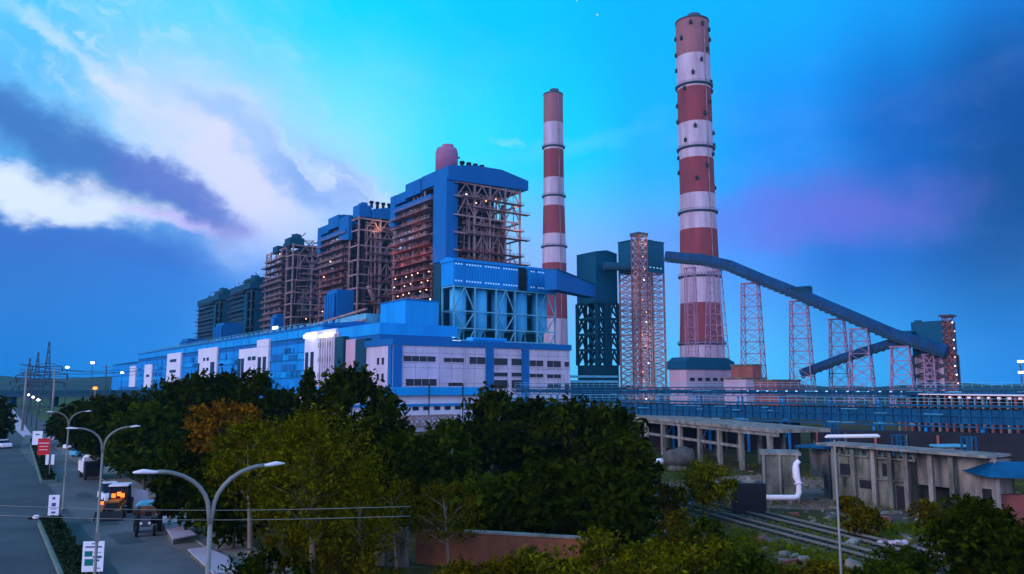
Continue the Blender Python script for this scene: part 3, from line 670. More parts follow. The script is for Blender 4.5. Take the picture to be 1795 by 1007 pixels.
chimney('nearer, wider red and white striped chimney on the right studded with small dark boxes', 1217+4, 540,
        [(42, 57), (343, 60), (405, 64), (533, 70), (602, 76), (640, 78)], [(103, 0), (160, 2), (220, 1), (282, 2), (343, 1), (405, 2), (455, 1), (533, 2), (602, 1), (640, 2)],
        (155, 264, 375, 487, 604), (.42, 6.5), [(1190, 70), (1198, 75), (1212, 52), (1232, 54), (1245, 60), (1246, 77), (1240, 96), (1187, 98), (1185, 125), (1228, 116), (1213, 138), (1246, 150), (1200, 163), (1247, 166), (1242, 186), (1188, 187), (1187, 215), (1231, 208), (1214, 230), (1248, 238), (1199, 252), (1249, 258), (1245, 276), (1189, 278), (1187, 304), (1232, 298), (1214, 320), (1251, 330)])
chimney('farther, slimmer red and white striped chimney between boiler house and conveyor towers', 970.5, 683,
        [(168, 34), (330, 36), (412, 40), (478, 43), (600, 46)], [(218, 0), (265, 2), (314, 1), (363, 2), (412, 1), (463, 2), (560, 1), (600, 2)], (260, 346, 434), (.48, 5.5))
# building at the chimney foot
Pn = W(1203, 650, 300)
t = plant('chimney_base_building', 'pink-clad building with teal roof band at the foot of the nearer chimney', 'plant building', *(loc(Pn)[:2]))
mb = MB(); mb.box(0, 0, 0, 28, 9, 17.4); mb.build('wall', MT['pink'], t); mb = MB(); mb.box(-.5, -.5, 17.4, 28.5, 9.5, 20.6); mb.prism([(-.5, 20.6), (28.5, 20.6), (24, 22.2), (2, 22.2)], -.4, 9, ax=1); mb.build('roof', MT['tealroof'], t)
for q in range(6): mb = MB(); mb.box(2+q*4.5, -.15, 13, 4.5+q*4.5, -.03, 14.2); mb.build('window', MT['glass'], t)
for px, w, h, pz, lab, m in ((1307, 12, 13.5, 285, 'brown-pink low store next to the pink-clad building', 'pink'), (1362, 14, 12.8, 280, 'small brown low store under the second conveyor', 'rust'), (1320, 5, 18.6, 290, 'small dark rusty cube on top of low stores near the chimney', 'rust')):
    P = W(px, 660, pz); t = plant('store_building', lab, 'store building', *(loc(P)[:2]))
    mb = MB(); mb.box(0, 0, 0, w, 10, h); mb.build('wall', MT[m], t); mb = MB(); mb.box(-.3, -.3, h, w+.3, 10.3, h+.6); mb.build('roof', MT['conc'], t)
t = plant('long_shed', 'long low dark teal shed between the service building and the lattice tower', 'shed', *(loc(W(985, 670, 250))[:2]))
mb = MB(); mb.box(0, 0, 0, 24, 10, 12.3); mb.build('wall', MT['teal'], t)
for z in (13.0, 14.6): mb = MB(); mb.box(-.3, -.3, z-.7, 24.4, 10.3, z); mb.build('roof_beam', MT['steelblue'], t)

# ------------------------------------------------------------------ conveyor towers
def lattice(mb, x0, y0, x1, y1, z0, z1, n, w=.4, taper=0, diamond=True):
    """braced four-sided tower; taper = how far each corner leans out at the foot"""
    def cor(z):
        e = taper*(1-(z-z0)/(z1-z0)); return [(x0-e, y0-e, z), (x1+e, y0-e, z), (x1+e, y1+e, z), (x0-e, y1+e, z)]
    for i in range(n):
        A, B = cor(z0+(z1-z0)*i/n), cor(z0+(z1-z0)*(i+1)/n)
        for k in range(4):
            j = (k+1) % 4; mb.bar(B[k], B[j], w)
            if diamond:
                m1 = [(a+b)/2 for a, b in zip(B[k], B[j])]; mb.bar(A[k], m1, w*.8); mb.bar(A[j], m1, w*.8)
            else: mb.bar(A[k], B[j], w*.8); mb.bar(A[j], B[k], w*.8)
    return [(a, b) for a, b in zip(cor(z0), cor(z1))]
P = loc(W(1046, 600, 340))
t = plant('transfer_tower', 'dark teal transfer tower on a heavy dark braced frame, left of the pink lattice tower', 'transfer tower', P[0], P[1])
zt = W(1048, 441, 340)[2]; zm = W(1048, 530, 340)[2]
mb = MB(); mb.box(0, 0, zm, 13, 13, zt); mb.prism([(-.3, zt), (13.3, zt), (6.5, zt+1.2)], -.3, 13.3, ax=1); mb.build('tower_body', MT['tealroof'], t)
mb = MB(); mb.box(5, -.2, 0, 8, 0, zm); mb.box(0, 0, 0, 13, 13, 20); mb.build('lower_body', MT['teal'], t)
mb = MB()
c1 = lattice(mb, 0, 0, 5, 13, 20, zm, 4, .8); mb.build('bracing', MT['teal'], t); mb = MB(); c2 = lattice(mb, 8, 0, 13, 13, 20, zm, 4, .8); mb.build('bracing', MT['teal'], t)
for a_, b_ in c1+c2: MB().bar(a_, b_, 1.2).build('leg', MT['teal'], t)
P = loc(W(1120, 600, 335)); zt = W(1150, 420, 335)[2]; zm = W(1150, 475, 335)[2]
t = plant('transfer_tower', 'blue transfer box on pale pink lattice legs with a lit stair tower on its left', 'transfer tower', P[0], P[1])
mb = MB(); mb.box(0, 0, zm, 17, 12, zt); mb.box(-.2, -.2, zt, 17.2, 12.2, zt+.5); mb.box(11, 3, zt+.5, 13, 5, zt+1.6); mb.build('tower_body', MT['tealroof'], t)
mb = MB()
for q in range(7): mb.box(1+q*2.2, -.1, zm+2, 1.9+q*2.2, -.03, zm+2.5)
mb.build('window', MT['win'], t)
mb = MB(); L1 = lattice(mb, .3, .3, 8, 11.7, 0, zm, 22, .38, 0, False); mb.build('bracing', MT['pink_st'], t); mb = MB(); L2 = lattice(mb, 9.5, .3, 16.7, 11.7, 0, zm, 22, .38, 0, False); mb.build('bracing', MT['pink_st'], t)
for a_, b_ in L1+L2: MB().bar(a_, b_, .7).build('leg', MT['steel'], t)
rd_ = random.Random(9)
s_ = plant('stair_tower', 'rust-pink lit lattice stair tower with a flat top cabin against the blue transfer box', 'stair tower', P[0]-1.5, P[1]-5)
zc = W(1110, 408, 330)[2]
mb = MB(); L1 = lattice(mb, -2.4, 0, 2.4, 4.4, 0, zc-1.5, 22, .22, 0, False); mb.build('bracing', MT['pink_st'], s_)
for a_, b_ in L1: MB().bar(a_, b_, .45).build('leg', MT['rust'], s_)
mb = MB()
for q in range(22):
    z = q*(zc-4)/22; s = 1 if q % 2 else -1; mb.bar((-1.8*s, 1.2+(q % 2), z), (1.8*s, 1.2+(q % 2), z+(zc-4)/22), .5, .12); mb.box(1.4*s-.4, .8, z-.1, 1.4*s+.6, 3.2, z)
mb.build('stairs', MT['rust'], s_)
MB().box(-2.9, -.5, zc-1.4, 2.9, 4.9, zc).build('top_cabin', MT['steeldark'], s_)
for q in range(12): lamp_part(s_, (rd_.uniform(-2, 2), -.4, 6+q*5.4+rd_.uniform(-2, 2)), .16, 'warm' if q % 3 else 'bulb')
light((0, -3, zc-4), 900, (1, .8, .6), 1, s_); light((0, -4, 30), 600, (1, .5, .45), 1.5, s_); light((4, -6, 8), 2400, (1, .9, .9), 1.5, s_); light((8, -5, 30), 2200, (1, .8, .95), 1.5, s_)
# conveyor galleries: closed box sections along surveyed lines
def gallery(name, label, pts, w, h, roofm='tealroof', sidem='teal', bump=None):
    t = thing(name, label, 'conveyor', pts[0], 0, 'enclosed conveyor galleries')
    o = Vector(pts[0]); P = [Vector(p)-o for p in pts]
    def sweep(prof, m, nm):
        mb = MB(); n = len(prof)
        for i, p in enumerate(P):
            d = (P[min(i+1, len(P)-1)]-P[max(i-1, 0)]).normalized(); s = d.cross(Vector((0, 0, 1))).normalized(); u = s.cross(d)
            for a, b in prof: mb.v.append(tuple(p+s*a+u*b))
        for i in range(len(P)-1):
            for j in range(n):
                a, b = i*n+j, i*n+(j+1) % n; mb.f.append((a, b, b+n, a+n)); mb.m.append(0); mb.sm.append(False)
        mb.f += [tuple(range(n-1, -1, -1)), tuple(len(mb.v)-n+j for j in range(n))]; mb.m += [0, 0]; mb.sm += [False]*2
        mb.build(nm, m, t)
    sweep([(-w/2, h*.28), (w/2, h*.28), (w/2, h*.9), (w*.25, h), (-w*.25, h), (-w/2, h*.9)], MT[roofm], 'roof')
    sweep([(-w/2+.15, h*.04), (w/2-.15, h*.04), (w/2-.15, h*.275), (-w/2+.15, h*.275)], MT[sidem], 'floor_box')
    mb = MB()
    for p, q in zip(P, P[1:]):
        n = max(1, int((q-p).length/2.2)); d = (q-p).normalized(); s = d.cross(Vector((0, 0, 1))).normalized()
        for i in range(n):
            c = p.lerp(q, i/n)
            for k in (-1, 1): mb.bar(c+s*k*(w/2+.05)+Vector((0, 0, .1)), c+s*k*(w/2+.05)+Vector((0, 0, h*.8)), .2)
            mb.bar(c-s*w/2-Vector((0, 0, .12)), c+s*w/2-Vector((0, 0, .12)), .25, .25)
    mb.build('ribs', MT['steeldark'], t)
    mb = MB()
    for p, q in zip(P, P[1:]):
        d = (q-p).normalized(); s = d.cross(Vector((0, 0, 1))).normalized()*(w/2+.7)
        mb.bar(p+s+Vector((0, 0, .3)), q+s+Vector((0, 0, .3)), .5, .12)
        for hh in (.8, 1.4): mb.bar(p+s*1.04+Vector((0, 0, .3+hh)), q+s*1.04+Vector((0, 0, .3+hh)), .07)
        n = max(1, int((q-p).length/2))
        for i in range(n): c = p.lerp(q, i/n)+s*1.04+Vector((0, 0, .3)); mb.bar(c, c+Vector((0, 0, 1.4)), .07)
    mb.build('side_walkway', MT['steeldark'], t)
    return t
def line(px0, Y0, px1, Y1, samples):
    out = []
    for px, py in samples:
        # depth along the straight plan line between the two ends
        A0 = np.array([(px0-CX)/F, 1.0])*Y0; A1 = np.array([(px1-CX)/F, 1.0])*Y1
        s = (px-CX)/F; k = (s*A0[1]-A0[0])/((A1[0]-A0[0])-s*(A1[1]-A0[1])); Yv = A0[1]+(A1[1]-A0[1])*k
        out.append(tuple(W(px, py, Yv)))
    return out
main = line(1170, 335, 1660, 268, [(1168, 459), (1195, 462), (1230, 465), (1275, 475), (1330, 499), (1400, 527), (1480, 562), (1560, 597), (1655, 628)])
gallery('conveyor_gallery', 'long dark blue conveyor gallery arching down from the blue transfer box to the right-hand tower', main, 4.6, 4.6, 'navy', 'teal')
sec = line(1405, 300, 1600, 276, [(1408, 663), (1480, 636), (1560, 612), (1600, 606)])
gallery('conveyor_gallery', 'short dark conveyor gallery rising from the low stores to meet the long one', sec, 3.2, 3.4, 'navy', 'teal')
q0, q1, q2, q3 = (Vector(W(*p_)) for p_ in ((976, 508, 294), (976, 473, 294), (1044, 522, 334), (1044, 500, 334)))
t = thing('conveyor_gallery', 'blue wedge-like conveyor gallery sloping from the bunker box down to the dark teal tower', 'conveyor', q0, 0, 'enclosed conveyor galleries')
d = (q2-q0); s_ = Vector((-d.y, d.x, 0)).normalized()*5; z_ = Vector((0, 0, 0))
MB().quadbox([z_, q2-q0, q2-q0+s_, s_, q1-q0, q3-q0, q3-q0+s_, q1-q0+s_]).build('side_wall', MT['blue2'], t)
e_ = Vector((0, 0, .5)); w_ = s_*.06; MB().quadbox([q1-q0-w_, q3-q0-w_, q3-q0+s_*1.06, q1-q0+s_*1.06, q1-q0-w_+e_, q3-q0-w_+e_, q3-q0+s_*1.06+e_, q1-q0+s_*1.06+e_]).build('roof', MT['tealroof'], t)
gallery('conveyor_gallery', 'short level conveyor gallery linking the dark teal tower with the blue transfer box', line(1060, 338, 1124, 338, [(1058, 474), (1124, 476)]), 3.2, 3.6)
for px, py, l in ((1402, 513, 'small dark machinery hut astride the long conveyor gallery near mid-slope'), (1580, 592, 'small dark hump on the conveyor gallery where the two galleries join')):
    Pz = min(main, key=lambda m_: abs((m_[0]/(m_[1]*CT+(m_[2]-12)*ST)*F+CX)-px)); Pz = W(px, py, Pz[1])
    t = thing('conveyor_hut', l, 'machinery hut', (Pz[0], Pz[1], Pz[2]-1), math.radians(-40)); MB().box(-4, -2.7, .4, 4, 2.7, 2.6).build('wall', MT['teal'], t); MB().prism([(-2.9, 2.6), (2.9, 2.6), (0, 3.4)], -4.2, 4.2).build('roof', MT['tealroof'], t)
# trestles
def trestle(px, pyt, Y, wt, tap, n, label, m='trest', bw=.24):
    P = W(px, pyt, Y); z = P[2]; t = thing('trestle', label, 'trestle', (P[0], P[1], 0), math.radians(-35), 'lattice trestles under the conveyors')
    mb = MB(); Ls = lattice(mb, -wt/2, -wt*.35, wt/2, wt*.35, 0, z, n, bw if n < 12 else .13, tap, False)
    mb.bar((-wt/2-.8, 0, z), (wt/2+.8, 0, z), .6); mb.build('bracing', MT[m], t)
    for a_, b_ in Ls: MB().bar(a_, b_, .38 if n < 12 else .28).build('leg', MT[m], t)
    return t
for px, py, Y, w, tp, n, l in ((1209, 470, 328, 4.0, .4, 12, 'leftmost slender trestle under the long conveyor, before the nearer chimney'), (1252, 476, 322, 5, 2.4, 13, 'flaring trestle under the long conveyor just right of the nearer chimney base'), (1315, 497, 312, 6.2, 1.4, 11, 'tall trestle under the long conveyor above the low stores'), (1400, 528, 300, 6, 1.4, 9, 'tall trestle carrying the machinery hut of the long conveyor'), (1467, 560, 300, 5, 1.4, 7, 'slender trestle behind the crossing of the two galleries'), (1506, 577, 285, 5.8, 1.5, 7, 'broad trestle right of the slender one near the gallery crossing'), (1578, 608, 276, 5.6, 1.3, 5, 'low trestle where the two galleries join'), (1628, 622, 272, 3, .2, 5, 'short trestle close against the right-hand tower')):
    trestle(px, py, Y, w, tp, n, l)
P = loc(W(1654, 600, 270)); zt = W(1650, 562, 270)[2]; zm = W(1650, 622, 270)[2]
t = plant('transfer_tower', 'right-hand dark blue tower with a lit red stair column down its front', 'transfer tower', P[0], P[1])
mb = MB(); mb.box(0, 0, zm, 9.5, 11, zt); mb.box(2, 9, zt, 4, 10.8, zt+.8); mb.build('tower_body', MT['tealroof'], t)
mb = MB(); mb.box(.5, .6, 0, 9, 10.5, zm-.1); mb.build('lower_body', MT['pink'], t)  # pink cladding puts the lit look of the lower lattice into colour
mb = MB(); Ls = lattice(mb, 0, 0, 9.5, 11, 0, zm, 6, .4, 0, False); mb.build('bracing', MT['steeldark'], t)
for a_, b_ in Ls: MB().bar(a_, b_, .8).build('leg', MT['steeldark'], t)
s_ = plant('stair_tower', 'red-lit stair column with flat cap on the right-hand dark blue tower', 'stair tower', P[0]+.6, P[1]-3)
mb = MB(); Ls = lattice(mb, -1.4, 0, 1.4, 2.8, 0, zt+1, 14, .22, 0, False); mb.build('bracing', MT['rust'], s_)
mb = MB()
for q in range(16): z = q*(zt/16); k = 1 if q % 2 else -1; mb.bar((-1.2*k, 1, z), (1.2*k, 1, z+zt/16), .6, .15)
mb.build('stairs', MT['rust'], s_)
MB().box(-2.4, -.6, zt+1.2, 2.4, 3.4, zt+1.8).build('top_cabin', MT['steeldark'], s_)
for q in range(11): lamp_part(s_, (rd_.uniform(-1, 1), -.4, 3+q*3), .18, 'bulb' if q % 3 else 'warm')
light((0, -3, 8), 900, (1, .3, .3), 1, s_)
t = thing('floodlight_mast', 'floodlight mast with two bright lamps at the right edge of the view', 'floodlight', W(1792, 680, 200)*np.array([1, 1, 0])); zz = W(1792, 634, 200)[2]
MB().cyl((0, 0, 0), (0, 0, zz), .3, .18, 10).build('mast', MT['steeldark'], t)
for z in (zz, zz-2.8): MB().box(-.5, -.3, z-.25, .7, .3, z+.25).build('lamp', MT['bulb'], t)
#@@MIDDLE
# ------------------------------------------------------------------ middle ground works
def span(name, label, cat, p0, p1, group=None):
    """thing whose local x runs from ground point p0 to p1; returns it and the length"""
    p0, p1 = np.asarray(p0, float), np.asarray(p1, float); d = p1-p0
    return thing(name, label, cat, (p0[0], p0[1], 0), math.atan2(d[1], d[0]), group), math.hypot(d[0], d[1])
rd = random.Random(3)
def blue_gallery(label, p0, p1, z0, z1, dep, m, posts, legs):
    t, L = span('pipe_gallery', label, 'pipe gallery', p0, p1, 'blue galleries crossing the view'); n = int(L/posts)
    mb = MB(); mb.box(0, 0, z0+.5, L, dep, z1-.7); mb.build('side_cladding', MT[m], t)
    mb = MB(); mb.box(-.3, -.6, z1-.35, L+.3, dep+.4, z1-.12); mb.build('roof', MT['tealroof'], t)
    mb = MB()
    for q in range(n+1): x = q*L/n; mb.bar((x, -.25, z0), (x, -.25, z1-.4), .16)
    mb.bar((0, -.25, z0+.1), (L, -.25, z0+.1), .22); mb.bar((0, -.25, (z0+z1)/2), (L, -.25, (z0+z1)/2), .12)
    mb.build('ribs', MT['gal'], t)
    mb = MB()
    for h in (.5, 1.0): mb.bar((0, -.5, z1+h-.1), (L, -.5, z1+h-.1), .06)
    for q in range(int(L/1.5)): mb.bar((q*1.5, -.5, z1-.1), (q*1.5, -.5, z1+.9), .06)
    mb.build('handrail', MT['steelblue'], t)
    mb = MB()
    for q in range(int(L*.8)):
        if rd.random() < .3: x = rd.uniform(0, L-1); zq = rd.choice((z0+.3, (z0+z1)/2+.2, z1-.9)); mb.bar((x, -.35, zq), (x+rd.uniform(.8, 3), -.35, zq), .09)
    mb.build('cables', MT['steelblue'], t)
    for q in range(legs+1):
        x = .5+(L-1)*q/legs; mb = MB()
        for y in (.3, dep-.3): mb.bar((x, y, 0), (x, y, z0), .35)
        mb.bar((x, .3, z0*.3), (x, dep-.3, z0*.8), .15); mb.build('leg', MT['blue'], t)
    return t, L
def gp(px, Y): P = W(px, 700, Y); return P[:2]
t, L = blue_gallery('upper long blue gallery at eye height with a fine handrail, crossing to the right edge', gp(905, 190), gp(1840, 135), 9.3, 11.3, 4, 'gal', 1.7, 12)
mb = MB()
for q in range(16): mb.box(L*.52+q*1.9, -.7, 10.35, L*.52+q*1.9+(.45 if q % 3 else .2), -.62, 10.55)
mb.build('lamp', MT['win'], t)
t, L = blue_gallery('lower, nearer blue clad gallery with vertical ribs on blue legs, crossing to the right edge', gp(845, 172), gp(1830, 108), 5.6, 8.9, 4.5, 'gal', 1.3, 14)
t, L = span('colonnade', 'dark open colonnade with its lit eave painted white between the two blue galleries at far right', 'colonnade', gp(1575, 150), gp(1860, 122))
mb = MB(); mb.box(-.3, -.5, 9.9, L, 8, 10.1); mb.build('roof', MT['wpaint'], t); mb = MB(); mb.box(0, 3, 0, L, 7, 9.8); mb.build('back_wall', MT['dark'], t)  # white roof colour stands for the light along the eave
for q in range(22): MB().bar((q*L/21, 0, 0), (q*L/21, 0, 9.9), .38).build('column', MT['rust'] if q % 3 else MT['conc2'], t)
for q in range(9): MB().box(L*(.36+q*.06), -.2, 9.3, L*(.36+q*.06)+.5, .1, 9.7).build('lamp', MT['winpink'], t)
for px0, px1, Y, h, lab in ((1080, 1400, 152, 5.2, 'dark wall added for the dim gaps behind the concrete frame'), (1420, 1800, 118, 5.0, 'dark low wall added for the dim gaps below the blue gallery at right')):
    t, L = span('dark_backing', lab, 'shed', gp(px0, Y), gp(px1, Y-12)); MB().box(0, 0, 0, L, 4, h).build('wall', MT['dark'], t)  # near-black walls put in for the dark gaps under the galleries
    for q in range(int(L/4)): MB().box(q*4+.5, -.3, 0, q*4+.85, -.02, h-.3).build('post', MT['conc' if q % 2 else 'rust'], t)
# blue lattice posts and a white cabin at the right
for px, Y, h, lab in ((1568, 100, 5.5, 'left blue braced post below the lower gallery'), (1690, 92, 5.8, 'right blue braced post below the lower gallery'), (1452, 104, 6.6, 'tall blue ladder post left of the concrete shed roof')):
    t = thing('blue_post', lab, 'steel post', (*gp(px, Y), 0), .3); mb = MB(); [mb.bar((0, 0, z_), (1.3, 0, z_), .08) for z_ in np.arange(.5, h, .7)]; mb.bar((0, .8, h-.1), (1.3, .8, h-.1), .1); mb.bar((0, 0, h-.1), (0, .8, h-.1), .1); mb.bar((1.3, 0, h-.1), (1.3, .8, h-.1), .1); mb.build('bracing', MT['gal'], t)
    for x, y in ((0, 0), (1.3, 0), (0, .8), (1.3, .8)): MB().bar((x, y, 0), (x, y, h), .18).build('leg', MT['gal'], t)
t = thing('white_cabin', 'small pale cabin glimpsed under the blue gallery at right', 'cabin', (*gp(1645, 99), 0), .2); MB().box(0, 0, 0, 1.9, 1.5, 4).build('wall', MT['conc2'], t); MB().box(-.3, -.3, 4.0, 3.6, 1.8, 4.25).build('roof', MT['steelblue'], t)
# concrete frame
t, L = span('concrete_viaduct', 'pale concrete frame of columns and mid rail under a long flat deck', 'concrete frame', gp(1095, 148), gp(1350, 103))
mb = MB(); mb.box(-4, -.6, 5.6, L+1.5, 8, 6.1); mb.box(-4, -.3, 5.1, L+1.5, .1, 5.6); mb.build('deck', MT['conc2'], t)
A0 = np.array(gp(1095, 148)); A1 = np.array(gp(1350, 103))
xs = []
for px in (1108, 1132, 1160, 1190, 1224, 1258, 1296, 1345):
    k = min(np.linspace(0, 1, 400), key=lambda k_: abs(((A0+(A1-A0)*k_)[0]/((A0+(A1-A0)*k_)[1]*CT)*F+CX)-px)); xs.append(k*L)
for x in xs: MB().box(x-.28, -.28, 0, x+.28, .28, 5.15).build('column', MT['conc2'], t)
for x in xs: MB().box(x-.25, 6.5, 0, x+.25, 7, 5.5).build('column', MT['conc'], t)
mb = MB()
for a, b in zip(xs[1:], xs[2:-1]): mb.box(a+.29, -.15, 3.0, b-.29, .15, 3.4)
mb.build('rail_beam', MT['conc2'], t)
P = W(1345, 790, 104)
# weathered drum
t = thing('drum', 'grey weathered drum lying with a white end nozzle before the concrete frame', 'drum', (*G(1190, 824)[:2], 0), .1)
MB().rings([(-2.2, 0, 1.3), (-1.4, 0, 1.5), (.8, 0, 1.8), (1.9, 0, 1.7)], [.6, 1.15, 1.5, 1.2], 16).build('shell', MT['rubble'], t); MB().cyl((-3.6, 0, 1.1), (-2.2, 0, 1.25), .42, n=12).build('nozzle', MT['wpaint'], t); MB().box(-1.5, -.8, 0, 1.5, .8, .7).build('cradle', MT['conc'], t)
# ruinous concrete shed
t, L = span('concrete_shed', 'long stained concrete shed with thin flat roof slab, streaked walls and open bays', 'shed', gp(1425, 84), gp(1742, 68))
def X(px):
    A0 = np.array(gp(1425, 84)); A1 = np.array(gp(1742, 68))
    k = min(np.linspace(-.3, 1.2, 900), key=lambda k_: abs(((A0+(A1-A0)*k_)[0]/((A0+(A1-A0)*k_)[1]*CT)*F+CX)-px)); return k*L
mb = MB(); mb.box(X(1440), -1.4, 5.6, X(1735), 2.6, 5.82); mb.build('roof_slab', MT['conc2'], t)
mb = MB(); mb.box(X(1425), 1.0, 0, X(1450), 4.5, 4.8); mb.box(X(1452), -.2, 0, X(1530), 4, 4.6); mb.box(X(1530)+.02, -.1, 0, X(1585), 4, 4.8); mb.build('wall', MT['conc'], t)
mb = MB(); mb.box(X(1585)+.02, 1.2, 2.4, X(1660), 3, 5.5); mb.box(X(1660)+.02, .4, 1.6, X(1730), 3, 5.4); mb.build('wall', MT['conc2'], t)
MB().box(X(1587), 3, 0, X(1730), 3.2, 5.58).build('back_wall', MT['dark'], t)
for px, m in ((1460, 'conc2'), (1493, 'conc'), (1528, 'conc2'), (1556, 'conc'), (1584, 'conc2'), (1626, 'conc2'), (1662, 'conc'), (1735, 'conc2')): x = X(px); MB().box(x-.22, -.6, 0, x+.22, -.25, 5.58).build('column', MT[m], t)
mb = MB()
for q in range(12): x = X(1455)+q*.8; mb.box(x, -.3, 4.6 if q % 2 else 3.8, x+.3, -.22, 5.58)
mb.bar((X(1452), -.35, 4.7), (X(1600), -.35, 4.75), .18); mb.bar((X(1452), -.35, 2.6), (X(1585), -.35, 2.7), .1)
mb.build('lintels', MT['conc'], t)
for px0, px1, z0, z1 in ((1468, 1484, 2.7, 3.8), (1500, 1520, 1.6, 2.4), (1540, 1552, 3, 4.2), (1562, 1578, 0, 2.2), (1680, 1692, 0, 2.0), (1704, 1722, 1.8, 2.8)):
    yy = -.29 if px0 < 1530 else (-.19 if px0 < 1600 else .32); q = MB(); q.box(X(px0), yy, z0, X(px1), yy+.07, z1); q.build('opening_shade', MT['dark'], t)  # dark plates on the wall paint the shade inside openings
t, L = span('concrete_tank', 'square stained concrete tank block left of the white bent pipe', 'tank', gp(1332, 81), gp(1396, 80)); mb = MB(); mb.box(0, 0, 0, L, 4, 4.7); mb.build('wall', MT['conc'], t); mb = MB(); mb.box(-.2, -.2, 4.7, L+.2, 4.2, 4.95); mb.build('rim', MT['conc2'], t)
for px in (1334, 1362, 1392): q = MB(); x = (px-1332)/64*L; q.box(x-.12, -.15, 0, x+.12, -.01, 4.7); q.build('rib', MT['conc2'], t)
t, L = span('blue_shelter', 'low shelter with patchy blue sheet roof between the tank and the concrete shed', 'shelter', gp(1398, 86), gp(1458, 83)); MB().box(0, -1, 5.1, L, 3, 5.3).build('roof', MT['gal'], t); MB().box(0, 2, 1.8, L, 2.4, 5.1).build('back_wall', MT['conc2'], t)
for x in (.2, L-.3): MB().bar((x, -.7, 0), (x, -.7, 5.1), .2).build('post', MT['steeldark'], t)
# pipe, black tank, hut
P = G(1338, 886); t = thing('white_pipe', 'thick white pipe running level then bending up beside the tank block', 'pipe', (P[0], P[1], 0)); s = P[1]/F
MB().rings([(0, 0, .75), (54*s, 0, .75), (59*s, 0, .85), (62*s, 0, 1.25), (62*s, 0, 2.1), (60*s, .2, 2.7), (60*s, .3, 3.5), (61*s, .3, 4.0), (66*s, .3, 4.3)], [.26, .26, .27, .27, .25, .36, .34, .27, .24], 14).build('tube', MT['wpaint'], t)
MB().rings([(62*s, 0, 2.0), (62*s, .05, 2.12)], [.42, .42], 14).build('flange', MT['wpaint'], t)
for x in (12*s, 45*s): MB().box(x-.15, -.2, 0, x+.15, .2, .5).build('support', MT['conc2'], t)
P = G(1289, 905); t = thing('black_tank', 'black boxy water tank with pale clutter on top at the end of the white pipe', 'tank', (P[0], P[1], 0)); MB().poly([(-.3, 0), (2.8, -.3), (3, 1.7), (.2, 2)], 0, 2.9).build('body', MT['black'], t); MB().box(.9, .3, 2.9, 2.2, 1, 3.1).box(1.3, .6, 3.1, 1.7, .9, 3.4).build('lid', MT['conc2'], t)
P = G(1772, 925); t = thing('hut', 'open hut with bright blue hipped sheet roof at the right edge', 'hut', (P[0]-1.1, P[1], 0), -.1)
mb = MB(); k = len(mb.v); mb.v += [(-.8, -.8, 4.2), (6, -.8, 4.0), (6, 4, 4.0), (-.8, 4, 4.2), (.6, 1.4, 5.3), (6, 1.4, 5.3)]; mb.f += [(0, 1, 5, 4), (3, 4, 5, 2), (0, 4, 3), (1, 2, 5), (0, 3, 2, 1)]; mb.m += [0]*5; mb.sm += [False]*5; mb.build('roof', MT['gal'], t)
for x, y in ((.2, 0), (5, 0), (.2, 3.4)): MB().bar((x, y, 0), (x, y, 4.1), .32).build('post', MT['conc2'], t)
MB().box(1.2, 2, 0, 5, 3, 2.4).build('wall', MT['rust'], t)
t = thing('marker_post', 'short turquoise-footed post before the right end of the concrete shed', 'post', (*G(1731, 902)[:2], 0)); MB().cyl((0, 0, 0), (0, 0, 1.6), .13, n=10).build('base', mat('turquoise', (.05, .4, .3)), t); MB().cyl((0, 0, 1.6), (0, 0, 4.8), .06, n=8).build('pole', MT['conc'], t)
# railway
for px0, py0, px1, py1, lab in ((1150, 862, 1545, 960, 'farther pair of railway rails on dark sleepers'), (1120, 872, 1540, 985, 'nearer pair of railway rails on dark sleepers')):
    t, L = span('railway_track', lab, 'railway track', G(px0, py0)[:2], G(px1, py1)[:2], 'railway tracks')
    mb = MB(); mb.prism([(-1.6, .01), (1.6, .01), (1.2, .22), (-1.2, .22)], -4, L+8); mb.build('ballast', MT['rubble'], t)
    mb = MB()
    for q in range(int((L+10)/.7)): mb.box(-4+q*.7, -1.15, .2, -3.75+q*.7, 1.15, .32)
    mb.build('sleepers', MT['black'], t)
    for y in (-.75, .75): MB().box(-4, y-.05, .32, L+8, y+.05, .48).build('rail', MT['pole'], t)
# bits lying about
for px, py, lab, kk in ((1525, 940, 'white sacks heaped by the dark cart near the thin lamp pole', 0), (1568, 960, 'pale blue-white sack heap right of the other sacks', 1), (1555, 900, 'flat pale slab lying on open ground below the shed', 2), (1375, 977, 'small pale boulder at the foot of the tracks', 3), (1410, 987, 'smaller pale boulder right of the other by the tracks', 3)):
    P = G(px, py); t = thing(('sack_heap', 'sack_heap', 'concrete_slab', 'boulder')[kk], lab, ('sacks', 'sacks', 'slab', 'boulder')[kk], (P[0], P[1], 0)); mb = MB(); rr = random.Random(px)
    if kk == 2: mb.poly([(-1.4, -.4), (1.2, -.5), (1.5, .3), (-1.1, .5)], 0, .15)
    else:
        for q in range((7, 6, 0, 1)[kk]):
            x, y, z = rr.uniform(-1, 1)*(kk < 2), rr.uniform(-.3, .3), rr.uniform(.1, .5)*(kk < 2)+.15; g_ = rr.uniform(.35, .75) if kk < 2 else 1; mb.rings([(x-.5*g_, y, z*g_), (x-.3*g_, y, z*g_+.05), (x+.2*g_, y+.1, z*g_+.08), (x+.45*g_, y, z*g_)], [.06*g_, .3*g_, .25*g_, .08*g_], 9)
    mb.build('pile' if kk != 2 else 'slab', MT[('pave', 'pave', 'conc2', 'conc2')[kk]], t)
